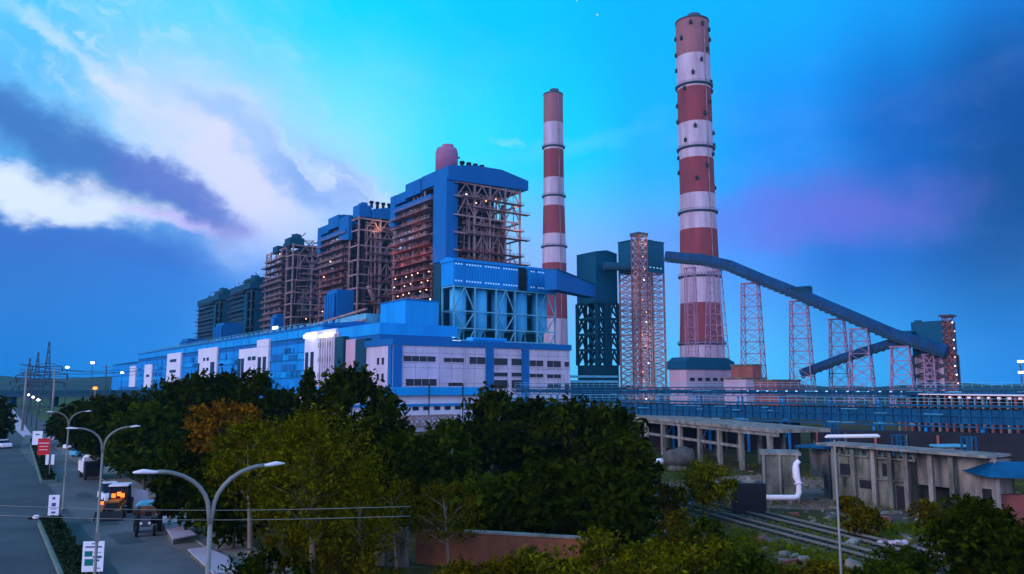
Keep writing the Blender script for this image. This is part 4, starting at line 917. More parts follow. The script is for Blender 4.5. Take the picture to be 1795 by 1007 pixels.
# broken stone and scrap strewn over the yard: nobody could count it
mb = MB(); rr = random.Random(21)
for q in range(900):
    P = G(rr.uniform(1130, 1790), rr.uniform(826, 1000)); w = rr.uniform(.06, .32)*(1 if rr.random() < .9 else 2.2); a_ = rr.uniform(0, 3.1); d = Vector((math.cos(a_), math.sin(a_), rr.uniform(-.1, .25)))*w
    c_ = Vector((P[0], P[1], w*.25)); mb.bar(c_-d, c_+d*rr.uniform(.4, 1.6), w*rr.uniform(.5, 1.1), w*.6, mi=rr.choice((0, 0, 1, 2)))
tag(mb.build('rubble', [MT['conc2'], MT['rust'], MT['rubble']]), kind='stuff')
# foreground wall
P0, P1 = W(690, 940, 54), W(1060, 925, 50)
t, L = span('boundary_wall', 'stained red rendered boundary wall with pale coping in the foreground', 'wall', P0[:2], P1[:2]); MB().box(1.6, 0, 0, L, .3, 2.2).build('wall', MT['brick'], t); mb = MB(); mb.box(5.0, -.08, 2.2, L-.4, .38, 2.34); mb.build('coping', MT['conc2'], t)
t, L = span('gate_pillars', 'grey concrete wall piece with two pillars left of the red wall', 'wall', W(655, 950, 53)[:2], W(716, 950, 52.5)[:2])
for x in (.2, L-.7): MB().box(x, -.1, 0, x+.6, .4, 2.5).build('pillar', MT['conc2'], t)
MB().box(.8, 0, 0, L-.7, .3, 2.0).build('wall', MT['conc'], t)
t = thing('pallet_cage', 'pale blue wire cage glimpsed under the big dark trees', 'cage', (*G(925, 905)[:2], 0)); mb = MB()
for z in (.1, .9, 1.7, 2.5): mb.bar((-2.2, 0, z), (.4, 0, z), .08)
for x in (-2.2, -1.4, -.6, .4): mb.bar((x, 0, 0), (x, 0, 2.6), .1)
mb.build('bars', MT['steelblue'], t); MB().bar((.6, 0, 0), (.6, 0, 3.2), .22).build('post', MT['steelblue'], t)
#@@ROAD
# ------------------------------------------------------------------ medians, lamps, signs
def median(label, a0, a1, b0, b1, bl0, bl1):
    t = plant('median_planter', label, 'planter', 0, 0, 'planted medians'); m = MB()
    P = [(b0, a0), (b0+(b1-b0), a0), (bl1, a1), (bl0, a1)]
    t.location = wor(b0, a0); Q = [(x-b0, y-a0) for x, y in P]
    m = MB()
    for p, q in zip(Q, Q[1:]+Q[:1]): m.bar((p[0], p[1], .18), (q[0], q[1], .18), .2, .36)
    m.build('kerb', MT['kerb'], t)
    e = .14; Qi = [(Q[0][0]+e, Q[0][1]+e), (Q[1][0]-e, Q[1][1]+e), (Q[2][0]-e, Q[2][1]-e), (Q[3][0]+e, Q[3][1]-e)]
    m = MB(); m.poly(Qi, 0, .3); m.build('soil', MT['bark'], t)
    # clipped hedge of small leaves
    n = 14000; u_, v_ = rng.random(n), rng.random(n)
    x = (Qi[0][0]*(1-v_)+Qi[3][0]*v_)*(1-u_)+(Qi[1][0]*(1-v_)+Qi[2][0]*v_)*u_; y = Qi[0][1]*(1-v_)+Qi[3][1]*v_
    z = .3+rng.random(n)**.5*.62*(.8+.3*np.sin(y*1.7))
    leaves(np.stack([x, y, z], 1), .11, 'hedge', MT['hedge'], t)
    return t
def leaves(c, size, name, m, parent=None, tilt=1.0, aspect=.55, loc=None):
    """many small diamond leaves around the points c"""
    n = len(c); d = rng.normal(size=(n, 3)); d /= np.linalg.norm(d, axis=1)[:, None]; d[:, 2] *= tilt
    e = rng.normal(size=(n, 3)); e = np.cross(d, e); e /= np.linalg.norm(e, axis=1)[:, None]+1e-9
    s = size*(.45+1.3*rng.random(n)**2)[:, None]; d = d*s; e = e*s*aspect
    V = np.stack([c-d, c+e, c+d, c-e], 1).reshape(-1, 3).astype(np.float32)
    me = bpy.data.meshes.new(name); me.vertices.add(4*n); me.vertices.foreach_set('co', V.ravel()); me.loops.add(4*n); me.loops.foreach_set('vertex_index', np.arange(4*n, dtype=np.int32))
    me.polygons.add(n); me.polygons.foreach_set('loop_start', np.arange(0, 4*n, 4, dtype=np.int32)); me.polygons.foreach_set('loop_total', np.full(n, 4, np.int32))
    me.materials.append(m); me.update(); me.validate()
    o = bpy.data.objects.new(name, me); C.objects.link(o)
    if parent is not None: o.parent = parent
    if loc is not None: o.location = loc
    return o
median('nearer dark-hedged median planter with green kerb, running out of the bottom edge', -235, -191, -155.2, -153.4, -154.3, -152.7)
median('farther, narrowing hedged median planter beyond the gap in the median', -159.5, -82, -151.7, -150.1, -147.9, -147.0)
def lamp_post(px, Y, H, label, arms=(1, -1), span_=1.9):
    P = W(px, 990, Y); t = thing('street_lamp', label, 'street lamp', (P[0], P[1], 0), RA, 'double-armed street lamps in the median')
    MB().rings([(0, 0, 0), (0, 0, .3), (0, 0, .32), (0, 0, H-1.5)], [.13, .13, .09, .06], 12).build('pole', MT['pole'], t)
    for s in arms:
        pts = [(0, 0, H-1.6), (.05*s, 0, H-1.2)]+[((.05+(span_*.72-.05)*(1-math.cos(math.radians(a))))*s, 0, H-1.2+1.1*math.sin(math.radians(a))) for a in (12, 24, 36, 48, 60, 72, 80, 88)]
        MB().rings(pts, [.055]*len(pts), 10).build('arm', MT['pole'], t)
        e = pts[-1]; mb = MB(); mb.rings([(e[0]-.02*s, 0, e[2]), (e[0]+.08*s, 0, e[2]), (e[0]+.1*s, 0, e[2]), (span_*.88*s, 0, e[2]+.03), (span_*s, 0, e[2]+.02)], [.04, .04, .045, .062, .02], 10); mb.build('lamp_head', MT['wpaint'], t)
    MB().box(-.12, -.16, 3.2, .12, -.08, 3.7).box(-.1, .07, 4.2, .1, .12, 4.5).build('junction_box', MT['pole'], t)
    return t
lamp_post(365, 20.5, 9.9, 'nearest double-armed street lamp, its arms spread against the dark trees')
lamp_post(167, 44.6, 9.6, 'second double-armed street lamp, rising from behind the near white sign')
lamp_post(103, 75, 9.4, 'thin far street lamp whose curved arm shows above the parked vehicles')
t = thing('street_lamp', 'thin pale lamp pole with a level white bar lamp, in front of the concrete shed', 'street lamp', (*W(1469, 900, 30)[:2], 0), 0)
MB().cyl((0, 0, 0), (0, 0, 9.85), .05, .04, 10).build('pole', MT['pole'], t); MB().rings([(-.35, 0, 9.95), (-.25, 0, 9.98), (1.65, 0, 10.0), (1.75, 0, 9.98)], [.03, .07, .08, .04], 10).build('lamp_head', MT['wpaint'], t)
# sign boards standing in the median
def board(px, pyb, pyt, wpx, label, art, name='sign_board', lift=.9, pair=False, m='signw'):
    P = G(px, pyb+0); Y = P[1]; zt = W(px, pyt, Y)[2]; w = wpx*Y/F/math.cos(.12)
    t = thing(name, label, 'sign', (P[0], P[1], 0), .12, 'sign boards in the median'); h = zt-lift
    for x in ((-w*.3, w*.3) if not pair else (0,)): MB().bar((x, .05, 0), (x, .05, zt-.1), .06).build('post', MT['pole'], t)
    if pair:
        for x in (-w*.3, w*.3): MB().box(x-w*.17, -.03, lift, x+w*.17, .0, zt).build('panel', MT[m], t)
        return t
    b = MB().box(-w/2, -.04, lift, w/2, .0, zt).build('panel', MT[m], t)
    for x0, x1, z0, z1, mm in art: MB().box(-w/2+w*x0, -.052, lift+h*z0, -w/2+w*x1, -.042, lift+h*z1).build('printing', MT[mm], b)
    return t
board(160, 1030, 949, 34, 'nearest white sign board with green and dark blue printing, at the bottom edge', [(.42, .58, .9, .94, 'signb'), (.12, .88, .79, .84, 'signb'), (.1, .46, .5, .68, 'signg'), (.52, .86, .62, .64, 'signb'), (.5, .9, .44, .52, 'signb'), (.12, .52, .2, .42, 'signg'), (.54, .8, .34, .4, 'signb'), (.55, .85, .1, .13, 'signb')], lift=.9)
board(92, 921, 868, 17, 'white sign board with a blue emblem at the tip of the nearer median', [(.35, .6, .78, .9, 'signb'), (.3, .7, .45, .62, 'signb'), (.2, .8, .3, .34, 'signb'), (.3, .7, .1, .2, 'signb')], lift=.8)
board(85, 842, 797, 15, 'twin narrow white panels side by side in the farther median', [], pair=True, lift=1.9)
board(75, 812, 769, 20, 'bright red hoarding with pale lines in the farther median', [(.1, .9, .7, .74, 'signw'), (.15, .8, .5, .53, 'signw'), (.15, .85, .3, .33, 'signw')], name='hoarding', m='signr', lift=1.2)
board(64, 790, 756, 16, 'pale blue-white sign board standing just behind the red hoarding', [(.3, .7, .7, .8, 'signg')], lift=1.0)
board(88, 780, 745, 10, 'small teal-topped sign beyond the red hoarding', [(.1, .9, .6, .95, 'signg')], lift=1.0)
# ------------------------------------------------------------------ vehicles
def wheel(t, x, y, r, w=.24, rim='steeldark'):
    o = MB().rings([(x-w/2, y, r), (x-w/2+.03, y, r), (x+w/2-.03, y, r), (x+w/2, y, r)], [r*.9, r, r, r*.9], 18).build('wheel', MT['tyre'], t)
    MB().rings([(x-w/2-.01, y, r), (x+w/2+.01, y, r)], [r*.5, r*.5], 12).build('rim', MT[rim], o)
def car(label, P, rz, m='wpaint', L=4.2, Wd=1.7, H=1.5, group='cars parked under the trees'):
    t = thing('parked_car', label, 'car', (P[0], P[1], 0), rz, group); w = Wd/2
    prof = [(-L/2, .35), (-L/2, .78), (-L*.47, .92), (-L*.2, .98), (L*.28, 1.0), (L*.46, .95), (L/2, .8), (L/2, .35)]
    MB().prism([(a, b) for a, b in prof], -w, w, ax=0).build('body', MT[m], t)
    MB().prism([(-L*.2, .97), (-L*.05, H-.04), (L*.25, H), (L*.44, 1.0)], -w+.12, w-.12, ax=0).build('cabin', MT['glass'], t)
    MB().prism([(-L*.04, H-.05), (L*.25, H-.01), (L*.25, H+.05), (-L*.04, H+.02)], -w+.15, w-.15, ax=0).build('roof', MT[m], t)
    for x in (-w+.1, w-.1):
        for y in (-L*.31, L*.31): wheel(t, x, y, .32, .22)
    for x in (-w+.28, w-.28): MB().box(x-.15, -L/2-.03, .62, x+.15, -L/2+.02, .76).build('headlight', MT['wpaint'], t)
    return t
def truck(label, P, rz, cabm='wpaint', bodym='wpaint', L=6.5, H=2.7, group='trucks parked beside the road'):
    t = thing('parked_truck', label, 'truck', (P[0], P[1], 0), rz, group)
    MB().prism([(-L/2, .6), (-L/2, 1.5), (-L/2+.35, 2.2), (-L/2+1.7, 2.25), (-L/2+1.7, .6)], -1, 1, ax=0).build('cab', MT[cabm], t)
    MB().box(-.85, -L/2-.02, 1.45, .85, -L/2+.2, 2.05).build('windscreen', MT['glass'], t)
    MB().box(-.45, -L/2+1.7, .55, .45, L/2, .8).build('chassis', MT['black'], t)
    mb = MB(); mb.box(-1.05, -L/2+1.85, .8, 1.05, L/2, 1.0); mb.box(-1.05, -L/2+1.85, 1.0, -.98, L/2, H-.6); mb.box(.98, -L/2+1.85, 1.0, 1.05, L/2, H-.6); mb.box(-1, L/2-.07, 1.0, 1, L/2, H-.6); mb.box(-1, -L/2+1.86, 1.0, 1, -L/2+1.95, H); mb.build('cargo_bed', MT[bodym], t)
    mb = MB(); mb.rings([(0, -L/2+2.1, H-.7), (0, 0, H-.45), (0, L/2-.2, H-.75)], [.75, 1.0, .75], 10); mb.build('tarpaulin', MT[bodym], t)
    for x in (-.85, .85):
        for y in (-L/2+.9, L/2-1.6, L/2-.7): wheel(t, x, y, .45, .28)
    return t
up = RA   # along the road
car('white car at the left edge of the far carriageway', G(6, 786), up+.2, group='cars on the road')
k = 0
for px, py, m, lab in ((118, 772, 'wpaint', 'farthest white car of the slanted row under the trees'), (126, 779, 'black', 'dark car second from the far end of the slanted row'), (134, 788, 'wpaint', 'white car with a pale roof in the middle of the slanted row'), (147, 800, 'steelblue', 'pale blue car at the near end of the slanted row')):
    car(lab, G(px, py), up+math.pi/2+.5, m)
truck('white open truck with pale tarpaulin parked by the far trees', G(158, 838), up, 'black', 'wpaint')
car('small white van-like car behind the orange backhoe', G(192, 880), up+.05, 'wpaint', 3.8, 1.6, 1.9)
def backhoe(P, rz):
    t = thing('backhoe_loader', 'yellow-orange backhoe loader seen from the front with glowing orange cab lights', 'backhoe loader', (P[0], P[1], 0), rz)
    mb = MB(); mb.box(-.55, -2.3, .8, .55, -.2, 1.5); mb.box(-.5, -2.4, .85, .5, -2.3, 1.4, 1); mb.build('bonnet', [MT['yellow'], MT['black']], t)
    mb = MB()
    for x in (-.75, .75):
        for y in (-.2, 1.3): mb.bar((x, y, 1.2), (x*.92, y*.95, 2.6), .09)
    mb.box(-.78, -.25, .9, .78, 1.4, 1.25); c_ = mb.build('cab', MT['black'], t)
    MB().box(-.82, -.35, 2.6, .82, 1.45, 2.74).build('cab_roof', MT['wpaint'], c_); MB().box(-.66, -.16, 1.3, .66, 1.25, 2.55).build('cab_glass', MT['glass'], c_)
    mb = MB()
    for x in (-.75, .75): mb.bar((x, -.4, 1.3), (x, -2.2, 1.1), .14); mb.bar((x, -2.2, 1.1), (x, -3.1, .45), .14)
    mb.build('loader_arm', MT['yellow'], t); MB().prism([(-3.0, .1), (-3.6, .12), (-3.5, .3), (-3.15, .8), (-3.0, .8)], -1.15, 1.15, ax=0).build('bucket', MT['black'], t)
    mb = MB(); mb.bar((0, 1.5, 1.0), (0, 2.6, 2.7), .2); mb.bar((0, 2.6, 2.7), (0, 3.1, 1.3), .18); mb.build('rear_boom', MT['yellow'], t); MB().prism([(2.9, 1.4), (3.3, 1.3), (3.2, .8), (2.8, .9)], -.3, .3, ax=0).build('rear_bucket', MT['black'], t)
    for x in (-.85, .85): wheel(t, x, 1.0, .72, .4, 'yellow'); wheel(t, x, -1.6, .48, .3, 'yellow')
    for x, z in ((-.35, 1.62), (.1, 1.75), (.4, 1.62)): MB().box(x-.16, -.42, z, x+.16, -.26, z+.34).build('lamp', MT['amber'], t)
    MB().box(-.95, -2.4, 1.3, -.7, -2.2, 1.55).build('lamp', MT['amber'], t)
    light((0, -1.2, 1.9), 5, (1, .35, .08), .2, t)
backhoe(G(206, 903), .25)
def tractor(label, P, rz):
    t = thing('tractor', label, 'tractor', (P[0], P[1], 0), rz)
    MB().box(-.35, -1.7, .8, .35, .1, 1.35).build('bonnet', MT['steeldark'], t); mb = MB(); mb.box(-.7, .2, .7, .7, 1.5, 1.15); mb.box(-.25, .7, 1.15, .25, 1.2, 1.6)
    for x in (-.72, .72):
        for y in (.2, 1.5): mb.bar((x, y, 1.1), (x, y, 2.2), .06)
    mb.build('chassis', MT['black'], t); mb = MB(); mb.prism([(-.95, 2.2), (.95, 2.2), (.6, 2.42), (-.6, 2.42)], 0, 1.8, ax=1); mb.build('canopy', MT['steelblue'], t)
    for x in (-.85, .85): wheel(t, x, .9, .7, .36); wheel(t, x*.75, -1.2, .42, .2)
    for x in (-.3, .3): MB().cyl((x, -1.76, 1.1), (x, -1.68, 1.1), .1, n=10).build('headlight', MT['wpaint'], t)
tractor('dark tractor with a pale blue canopy at the road edge beside the slabs', G(257, 936), .35)
# slabs, banner, heap, bundle
def slab(label, pts, h, m='pave', name='paved_platform'):
    o = G(*pts[0]); t = thing(name, label, 'platform', (o[0], o[1], 0)); Q = [(G(*p)[0]-o[0], G(*p)[1]-o[1]) for p in pts]
    MB().poly(Q, 0, h-.1).build('base', MT['conc'], t); cx_ = sum(q[0] for q in Q)/len(Q); cy_ = sum(q[1] for q in Q)/len(Q)
    MB().poly([(cx_+(x-cx_)*1.03, cy_+(y-cy_)*1.03) for x, y in Q], h-.1, h).build('top', MT[m], t)
slab('pale lavender concrete platform beside the tractor', [(303, 956), (342, 948), (292, 910), (276, 914)], .5)
slab('grey-white paved platform around the foot of the nearest lamp at right', [(330, 972), (375, 1015), (415, 1012), (398, 985), (362, 968)], .35)
P = G(247, 898); t = thing('banner', 'slanting pale pink banner sheet leaning behind the backhoe', 'banner', (P[0], P[1], 0), .5); MB().quadbox([(-.8, 0, .4), (.7, 0, .1), (.8, .06, .1), (-.7, .06, .4), (-.9, .4, 2.2), (.5, .4, 1.9), (.5, .46, 1.9), (-.9, .46, 2.2)]).build('sheet', MT['pave'], t); MB().bar((-.85, .45, 0), (-.85, .45, 2.3), .05).build('post', MT['pole'], t)
P = G(264, 900); t = thing('soil_heap', 'orange-brown soil heap behind the tractor', 'heap', (P[0], P[1], 0)); MB().rings([(0, 0, 0), (0.1, 0, .6), (.1, .1, 1.2), (0, .1, 1.5)], [1.5, 1.1, .5, .05], 12).build('soil', MT['brick'], t)
P = G(63, 911); t = thing('bundle', 'small white bundle, its shadows built as black ends, lying on the road by the median tip', 'bundle', (P[0], P[1], 0), .2); MB().rings([(-.3, 0, .15), (-.15, 0, .2), (.15, 0, .22), (.3, 0, .15)], [.05, .18, .2, .06], 10).build('cloth', MT['wpaint'], t); MB().rings([(.25, 0, .12), (.6, .1, .12), (.75, .1, .1)], [.1, .13, .05], 8).rings([(-.25, 0, .12), (-.6, .05, .12), (-.7, .05, .1)], [.1, .12, .04], 8).build('shadow_end', MT['black'], t)  # black end pieces stand in for the shadows beside the bundle
# overhead cables crossing in front of the trees
for z0, lab in ((888, 'upper thin pale overhead cable crossing before the trees'), (905, 'lower thin overhead cable crossing before the trees')):
    a_ = Vector(W(-20, z0-2, 33)); b_ = Vector(W(720, z0, 33)); t = MB()
    pts = [a_.lerp(b_, q/16)-Vector((0, 0, .18*math.sin(math.pi*q/16))) for q in range(17)]; t.rings(pts, [.012]*17, 5)
    tag(t.build('overhead_cable', MT['pole']), lab, 'cable', 'overhead cables')
# ------------------------------------------------------------------ far left: pylons, gantry, lamps
def pylon(px, pyt, pyb, Y, label, w=3.5):
    P = W(px, pyb, Y); z = W(px, pyt, Y)[2]; t = thing('pylon', label, 'pylon', (P[0], P[1], 0), .5, 'lattice pylons at far left')
    mb = MB(); n = 10
    for i in range(n):
        z0, z1 = z*i/n, z*(i+1)/n; r0, r1 = w*(1-i/n)*.5+.15, w*(1-(i+1)/n)*.5+.15
        c0 = [(-r0, -r0, z0), (r0, -r0, z0), (r0, r0, z0), (-r0, r0, z0)]; c1 = [(-r1, -r1, z1), (r1, -r1, z1), (r1, r1, z1), (-r1, r1, z1)]
        for k in range(4): mb.bar(c0[k], c1[k], .3); mb.bar(c0[k], c1[(k+1) % 4], .18); mb.bar(c1[k], c1[(k+1) % 4], .18)
    mb.build('tower', MT['steeldark'], t)
    for zz, l in ((z*.55, 7), (z*.66, 5), (z*.44, 6)):
        mb = MB(); mb.bar((-l, 0, zz), (l, 0, zz), .3); mb.bar((-l, 0, zz), (0, 0, zz+1.5), .2); mb.bar((l, 0, zz), (0, 0, zz+1.5), .2); mb.build('cross_arm', MT['steeldark'], t)
        for s_ in (-1, 1): MB().rings([(l*s_, 0, zz), (l*s_, 0, zz-1.8)], [.22, .22], 6).build('insulator', MT['black'], t)
pylon(80, 600, 690, 300, 'tallest of the three dark lattice pylons at far left'); pylon(62, 618, 690, 330, 'middle-height lattice pylon just left of the tallest one'); pylon(48, 628, 690, 360, 'shortest, leftmost lattice pylon')
for px, pyt, pyb, lab in ((43, 648, 733, 'left thin pale pole of the pair in front of the pylons'), (93, 645, 728, 'right thin pale pole of the pair in front of the pylons'), (183, 640, 700, 'single dark pole between the far lamps and the hall')):
    Y = 200 if px < 150 else 330; P = W(px, 700, Y); z = W(px, pyt, Y)[2]; t = thing('utility_pole', lab, 'utility pole', (P[0], P[1], 0)); MB().cyl((0, 0, 0), (0, 0, z), .32, .2, 8).build('pole', MT['pole'] if px < 150 else MT['steeldark'], t); MB().bar((-1.6, 0, z-1), (1.6, 0, z-1), .2).build('cross_arm', MT['steeldark'], t)
for q, (py, y2) in enumerate(((640, 646), (648, 650), (654, 657), (638, 652))):
    a_ = Vector(W(35, py, 260+q*10)); b_ = Vector(W(238, y2, 330+q*10)); pts = [a_.lerp(b_, i/14)-Vector((0, 0, 1.6*math.sin(math.pi*i/14))) for i in range(15)]
    tag(MB().rings(pts, [.09]*15, 4).build('power_line', MT['steeldark']), ('second highest', 'third highest', 'lowest', 'highest')[q]+' of four thin power lines strung from the pylons to the hall', 'power line', 'power lines at far left')
for px, py, Y, m, lab in ((118, 645, 330, 'bulb', 'far white street lamp nearest to the pylons'), (162, 637, 300, 'bulb', 'tallest far white street lamp right of the pylons'), (214, 654, 380, 'bulb', 'small far lamp close to the end of the turbine hall'), (167, 682, 240, 'amber', 'orange glowing lamp low over the trees at left')):
    P = W(px, py, Y); t = thing('far_lamp', lab, 'street lamp', (P[0], P[1], 0), 0, 'far lamps at left'); MB().cyl((0, 0, 0), (0, 0, P[2]), .2, .12, 8).build('pole', MT['steeldark'], t); r = .75 if m == 'bulb' else .7
    MB().rings([(-r, 0, P[2]+.2), (-r*.6, 0, P[2]+.2), (r*.6, 0, P[2]+.2), (r, 0, P[2]+.2)], [.12, .42, .42, .12], 10).build('lamp_head', MT[m], t)
    if m == 'amber': light((0, -2, P[2]), 1500, (1, .35, .1), .5, t)
for q, (px, py) in enumerate(((50, 694), (58, 698), (67, 703))):
    P = W(px, py, 230-q*14); t = thing('road_lamp', ('smallest', 'middle', 'nearest, brightest')[q]+' of three low white lamps in a slanting line at far left', 'lamp', (P[0], P[1], 0), 0, 'low lamps at far left'); MB().cyl((0, 0, 0), (0, 0, P[2]), .12, n=8).build('pole', MT['steeldark'], t); MB().rings([(0, 0, P[2]), (0, 0, P[2]+.2), (0, 0, P[2]+.5)], [.15, .3+q*.08, .12], 8).build('lamp_head', MT['bulb'], t)
#@@TREES
# ------------------------------------------------------------------ trees
def tree(label, px, Y, topy, wpx, m, size=.28, n=9000, kind='dense', base=None, name='tree', trunkm='bark', lob=9, group='trees beside the road', sink=.28, seed=None, flat=1.0):
    global rng
    seed = seed if seed is not None else int(px*7+Y); rng = np.random.default_rng(seed); rd = random.Random(seed)
    P = W(px, 700, Y); H = W(px, topy, Y)[2]; R = wpx*Y/F/2
    t = thing(name, label, 'tree' if name == 'tree' else 'shrub', (P[0], P[1], 0), rd.uniform(0, 6), group)
    zb = H*sink if base is None else base; zc = (H+zb)/2; hz = (H-zb)/2
    # boughs
    mb = MB(); th = max(.09, H*.016); lean = (rd.uniform(-.4, .4), rd.uniform(-.4, .4))
    mb.rings([(0, 0, 0), (0, 0, .3), (lean[0]*.4, lean[1]*.4, zb*.7+.3), (lean[0], lean[1], zc), (lean[0]*1.3, lean[1]*1.3, H*.86)], [th*1.5, th*1.15, th, th*.65, th*.15], 9)
    cen = []
    lob = int(lob*1.5)
    for i in range(lob):
        a = i*2.4+rd.uniform(-.4, .4); q = (i+.5)/lob; rr = R*rd.uniform(.35, .82)*math.sqrt(max(.08, 1-(2*abs(q-.45))**2*.8)); z = zb+(H-zb)*(.16+.74*q)+rd.uniform(-.04, .04)*H
        c = (lean[0]+math.cos(a)*rr, lean[1]+math.sin(a)*rr, z); s = R*rd.uniform(.2, .42); s = min(s, hz*.55, max(.2, H-z+.3)); cen.append((c, s))
        z0 = max(zb*.6, z-rr*rd.uniform(.5, .9)); mb.rings([(lean[0]*.6, lean[1]*.6, z0), ((lean[0]+c[0])*.5, (lean[1]+c[1])*.5, z0+(z-z0)*.62), c], [th*.5, th*.32, th*.1], 6)
    cen.append(((lean[0]*1.3, lean[1]*1.3, H-R*.3), R*.34))
    mb.build('trunk', MT[trunkm], t)
    # leaf clumps: many small tufts through each bough's volume
    pts = []; N = len(cen)
    for c, s in cen:
        k = max(6, int(n/N/26)); d = rng.normal(size=(k, 3)); d /= np.linalg.norm(d, axis=1)[:, None]; d *= (rng.random(k)**.45)[:, None]*s*1.15; d[:, 2] *= .8*flat
        tc_ = np.array(c)+d; j = 26; sp_ = s*(.15 if kind == 'dense' else .15)*(.6+rng.random((k, 1, 1))); w = tc_[:, None, :]+rng.normal(size=(k, j, 3))*sp_
        pts.append(w.reshape(-1, 3))
    # stray sprigs breaking the outline
    k = int(n*.2/6); d = rng.normal(size=(k, 3)); d /= np.linalg.norm(d, axis=1)[:, None]; w = (np.array([0, 0, zc])+d*np.array([R*.98, R*.98, hz])*(.8+.16*rng.random((k, 1))))[:, None, :]+d[:, None, :]*np.array([R, R, hz])*(np.arange(6)*.055)[None, :, None]+rng.normal(size=(k, 6, 3))*R*.022
    pts.append(w.reshape(-1, 3)); c = np.concatenate(pts); c = c[(c[:, 2] > .2)]
    leaves(c, size, 'crown', MT[m], t, aspect=.5 if kind == 'dense' else .28)
    return t
TR = [
 # px, Y, top py, width px, leaf, label
 (128, 150, 722, 60, 'leafd', 'low dark tree farthest up the road above the slanted row of cars'),
 (172, 122, 700, 90, 'leafd', 'dark round tree under the orange far lamp'),
 (218, 100, 697, 110, 'leafd', 'dark spreading tree behind the white open truck'),
 (262, 88, 712, 110, 'leafm', 'dull green tree directly behind the backhoe'),
 (300, 110, 672, 90, 'leafd', 'dark tree before the far white bays of the hall'),
 (345, 96, 662, 96, 'leafd', 'tall dark tree just above the orange-leaved one'),
 (398, 100, 655, 84, 'leafd', 'tall dark tree in line with the third white bay'),
 (448, 92, 660, 84, 'leafd', 'dark tree below the widest far white bay'),
 (503, 96, 692, 70, 'leafd', 'lower dark tree in the dip left of the slim pointed one'),
 (541, 84, 664, 40, 'leafd', 'slim pointed dark tree left of the tall ragged one'),
 (612, 78, 648, 130, 'leafd', 'tall ragged dark tree before the floodlit hall corner'),
 (672, 74, 702, 90, 'leafd', 'dark tree left of the white workshop'),
 (716, 66, 768, 110, 'leafd', 'dark low tree below the white workshop'),
 (786, 72, 742, 90, 'leafm', 'roundish dark green tree below the middle of the workshop'),
 (868, 80, 686, 110, 'leafd', 'tall dark tree hiding the right end of the workshop'),
 (930, 84, 704, 90, 'leafd', 'dark tree between the two tallest ones right of the workshop'),
 (1000, 76, 706, 130, 'leafd', 'broad dark tree left of the concrete frame'),
 (1070, 74, 716, 110, 'leafd', 'dark tree next to the concrete frame'),
 (1100, 66, 770, 90, 'leafd', 'rounded dark tree low beside the first frame columns'),
 (356, 64, 770, 112, 'leafd', 'big shaded tree behind the tractor and slabs'),
 (420, 58, 790, 120, 'leafd', 'shaded tree behind the nearest street lamp'),
 (850, 62, 838, 120, 'leafm', 'shaded tree above the red wall, left part'),
 (960, 60, 815, 140, 'leafd', 'wide shaded tree above the red wall, right part'),
 (1060, 58, 830, 140, 'leafd', 'shaded tree at the right end of the red wall'),
]
for px, Y, ty, w, m, lab in TR:
    tree(lab, px, Y, ty, w*1.12, m, size=.2+Y*.0014, n=9500, sink=.12 if Y < 80 else .2)
tree('orange-brown leaved tree standing out before the dark trees', 392, 62, 706, 118, 'leafo', .15, 7000, sink=.35, base=6.3, flat=.8)
tree('broad feathery yellow-green tree right of the nearest street lamp', 560, 44, 728, 200, 'leafy', .12, 26000, 'feather', base=3.2, trunkm='barkpale', lob=18)
tree('olive-green lower tree at the left flank of the yellow-green one', 452, 47, 738, 150, 'leafy', .12, 11000, 'feather', base=4.8, flat=.7, trunkm='barkpale')
tree('rust-tinged drooping tree at the right flank of the yellow-green one', 638, 45, 800, 130, 'leafy', .12, 11000, 'feather', base=2.2, trunkm='barkpale')
tree('thin olive tree with pale bare stems left of the red wall', 700, 52, 852, 130, 'leafol', .12, 3500, 'feather', base=1.5, trunkm='barkpale')
tree('thin olive tree with pale bare stems before the red wall', 790, 50, 846, 130, 'leafol', .12, 3500, 'feather', base=2.2, trunkm='barkpale')
tree('bright olive-yellow bushy tree before the drum', 1232, 68, 812, 96, 'leafy', .16, 9000, 'feather', base=1.2)
tree('dark dense tree at the bottom right corner', 1690, 44, 878, 150, 'leafd', .16, 12000, base=.6)
tree('dark low tree at the right edge of the view', 1785, 42, 925, 100, 'leafd', .16, 7000, base=.5)
tree('small dark tree at the left edge beside the far carriageway', -12, 150, 700, 66, 'leafd', .4, 7000, base=1)
tree('small twiggy shrub tree behind the paved platform', 500, 50, 880, 110, 'leafol', .12, 3500, 'feather', base=1, trunkm='barkpale')
tree('small green tree between the sacks and the thin lamp pole', 1500, 62, 893, 70, 'leafol', .14, 4500, base=.5)
SH = [(1050, 46, 930, 110, 'leafy', 'yellow-green shrub at the right end of the red wall'), (1140, 47, 952, 120, 'leafy', 'yellow-green shrub low in the middle of the foreground'), (1215, 50, 905, 90, 'leafm', 'upright green shrub beside the tracks'),
      (1235, 44, 950, 130, 'leafy', 'broad bright shrub left of the boulders'), (950, 44, 965, 130, 'leafy', 'olive-yellow low shrub before the red wall'), (885, 43, 980, 90, 'leafol', 'small olive shrub at the bottom edge'),
      (1340, 45, 992, 100, 'leafol', 'low green shrub along the bottom edge'), (1560, 50, 962, 90, 'leafm', 'mid green shrub below the white sacks'),
      (1650, 60, 910, 60, 'leafol', 'olive shrub above the dark corner tree'), (620, 44, 955, 150, 'leafol', 'olive shrub below the yellow-green tree'), (480, 42, 965, 150, 'leafd', 'dark shrub right of the paved platform'), (560, 50, 925, 150, 'leafol', 'olive shrub under the yellow-green tree trunk'), (1180, 56, 895, 60, 'leafol', 'olive shrub by the start of the tracks')]
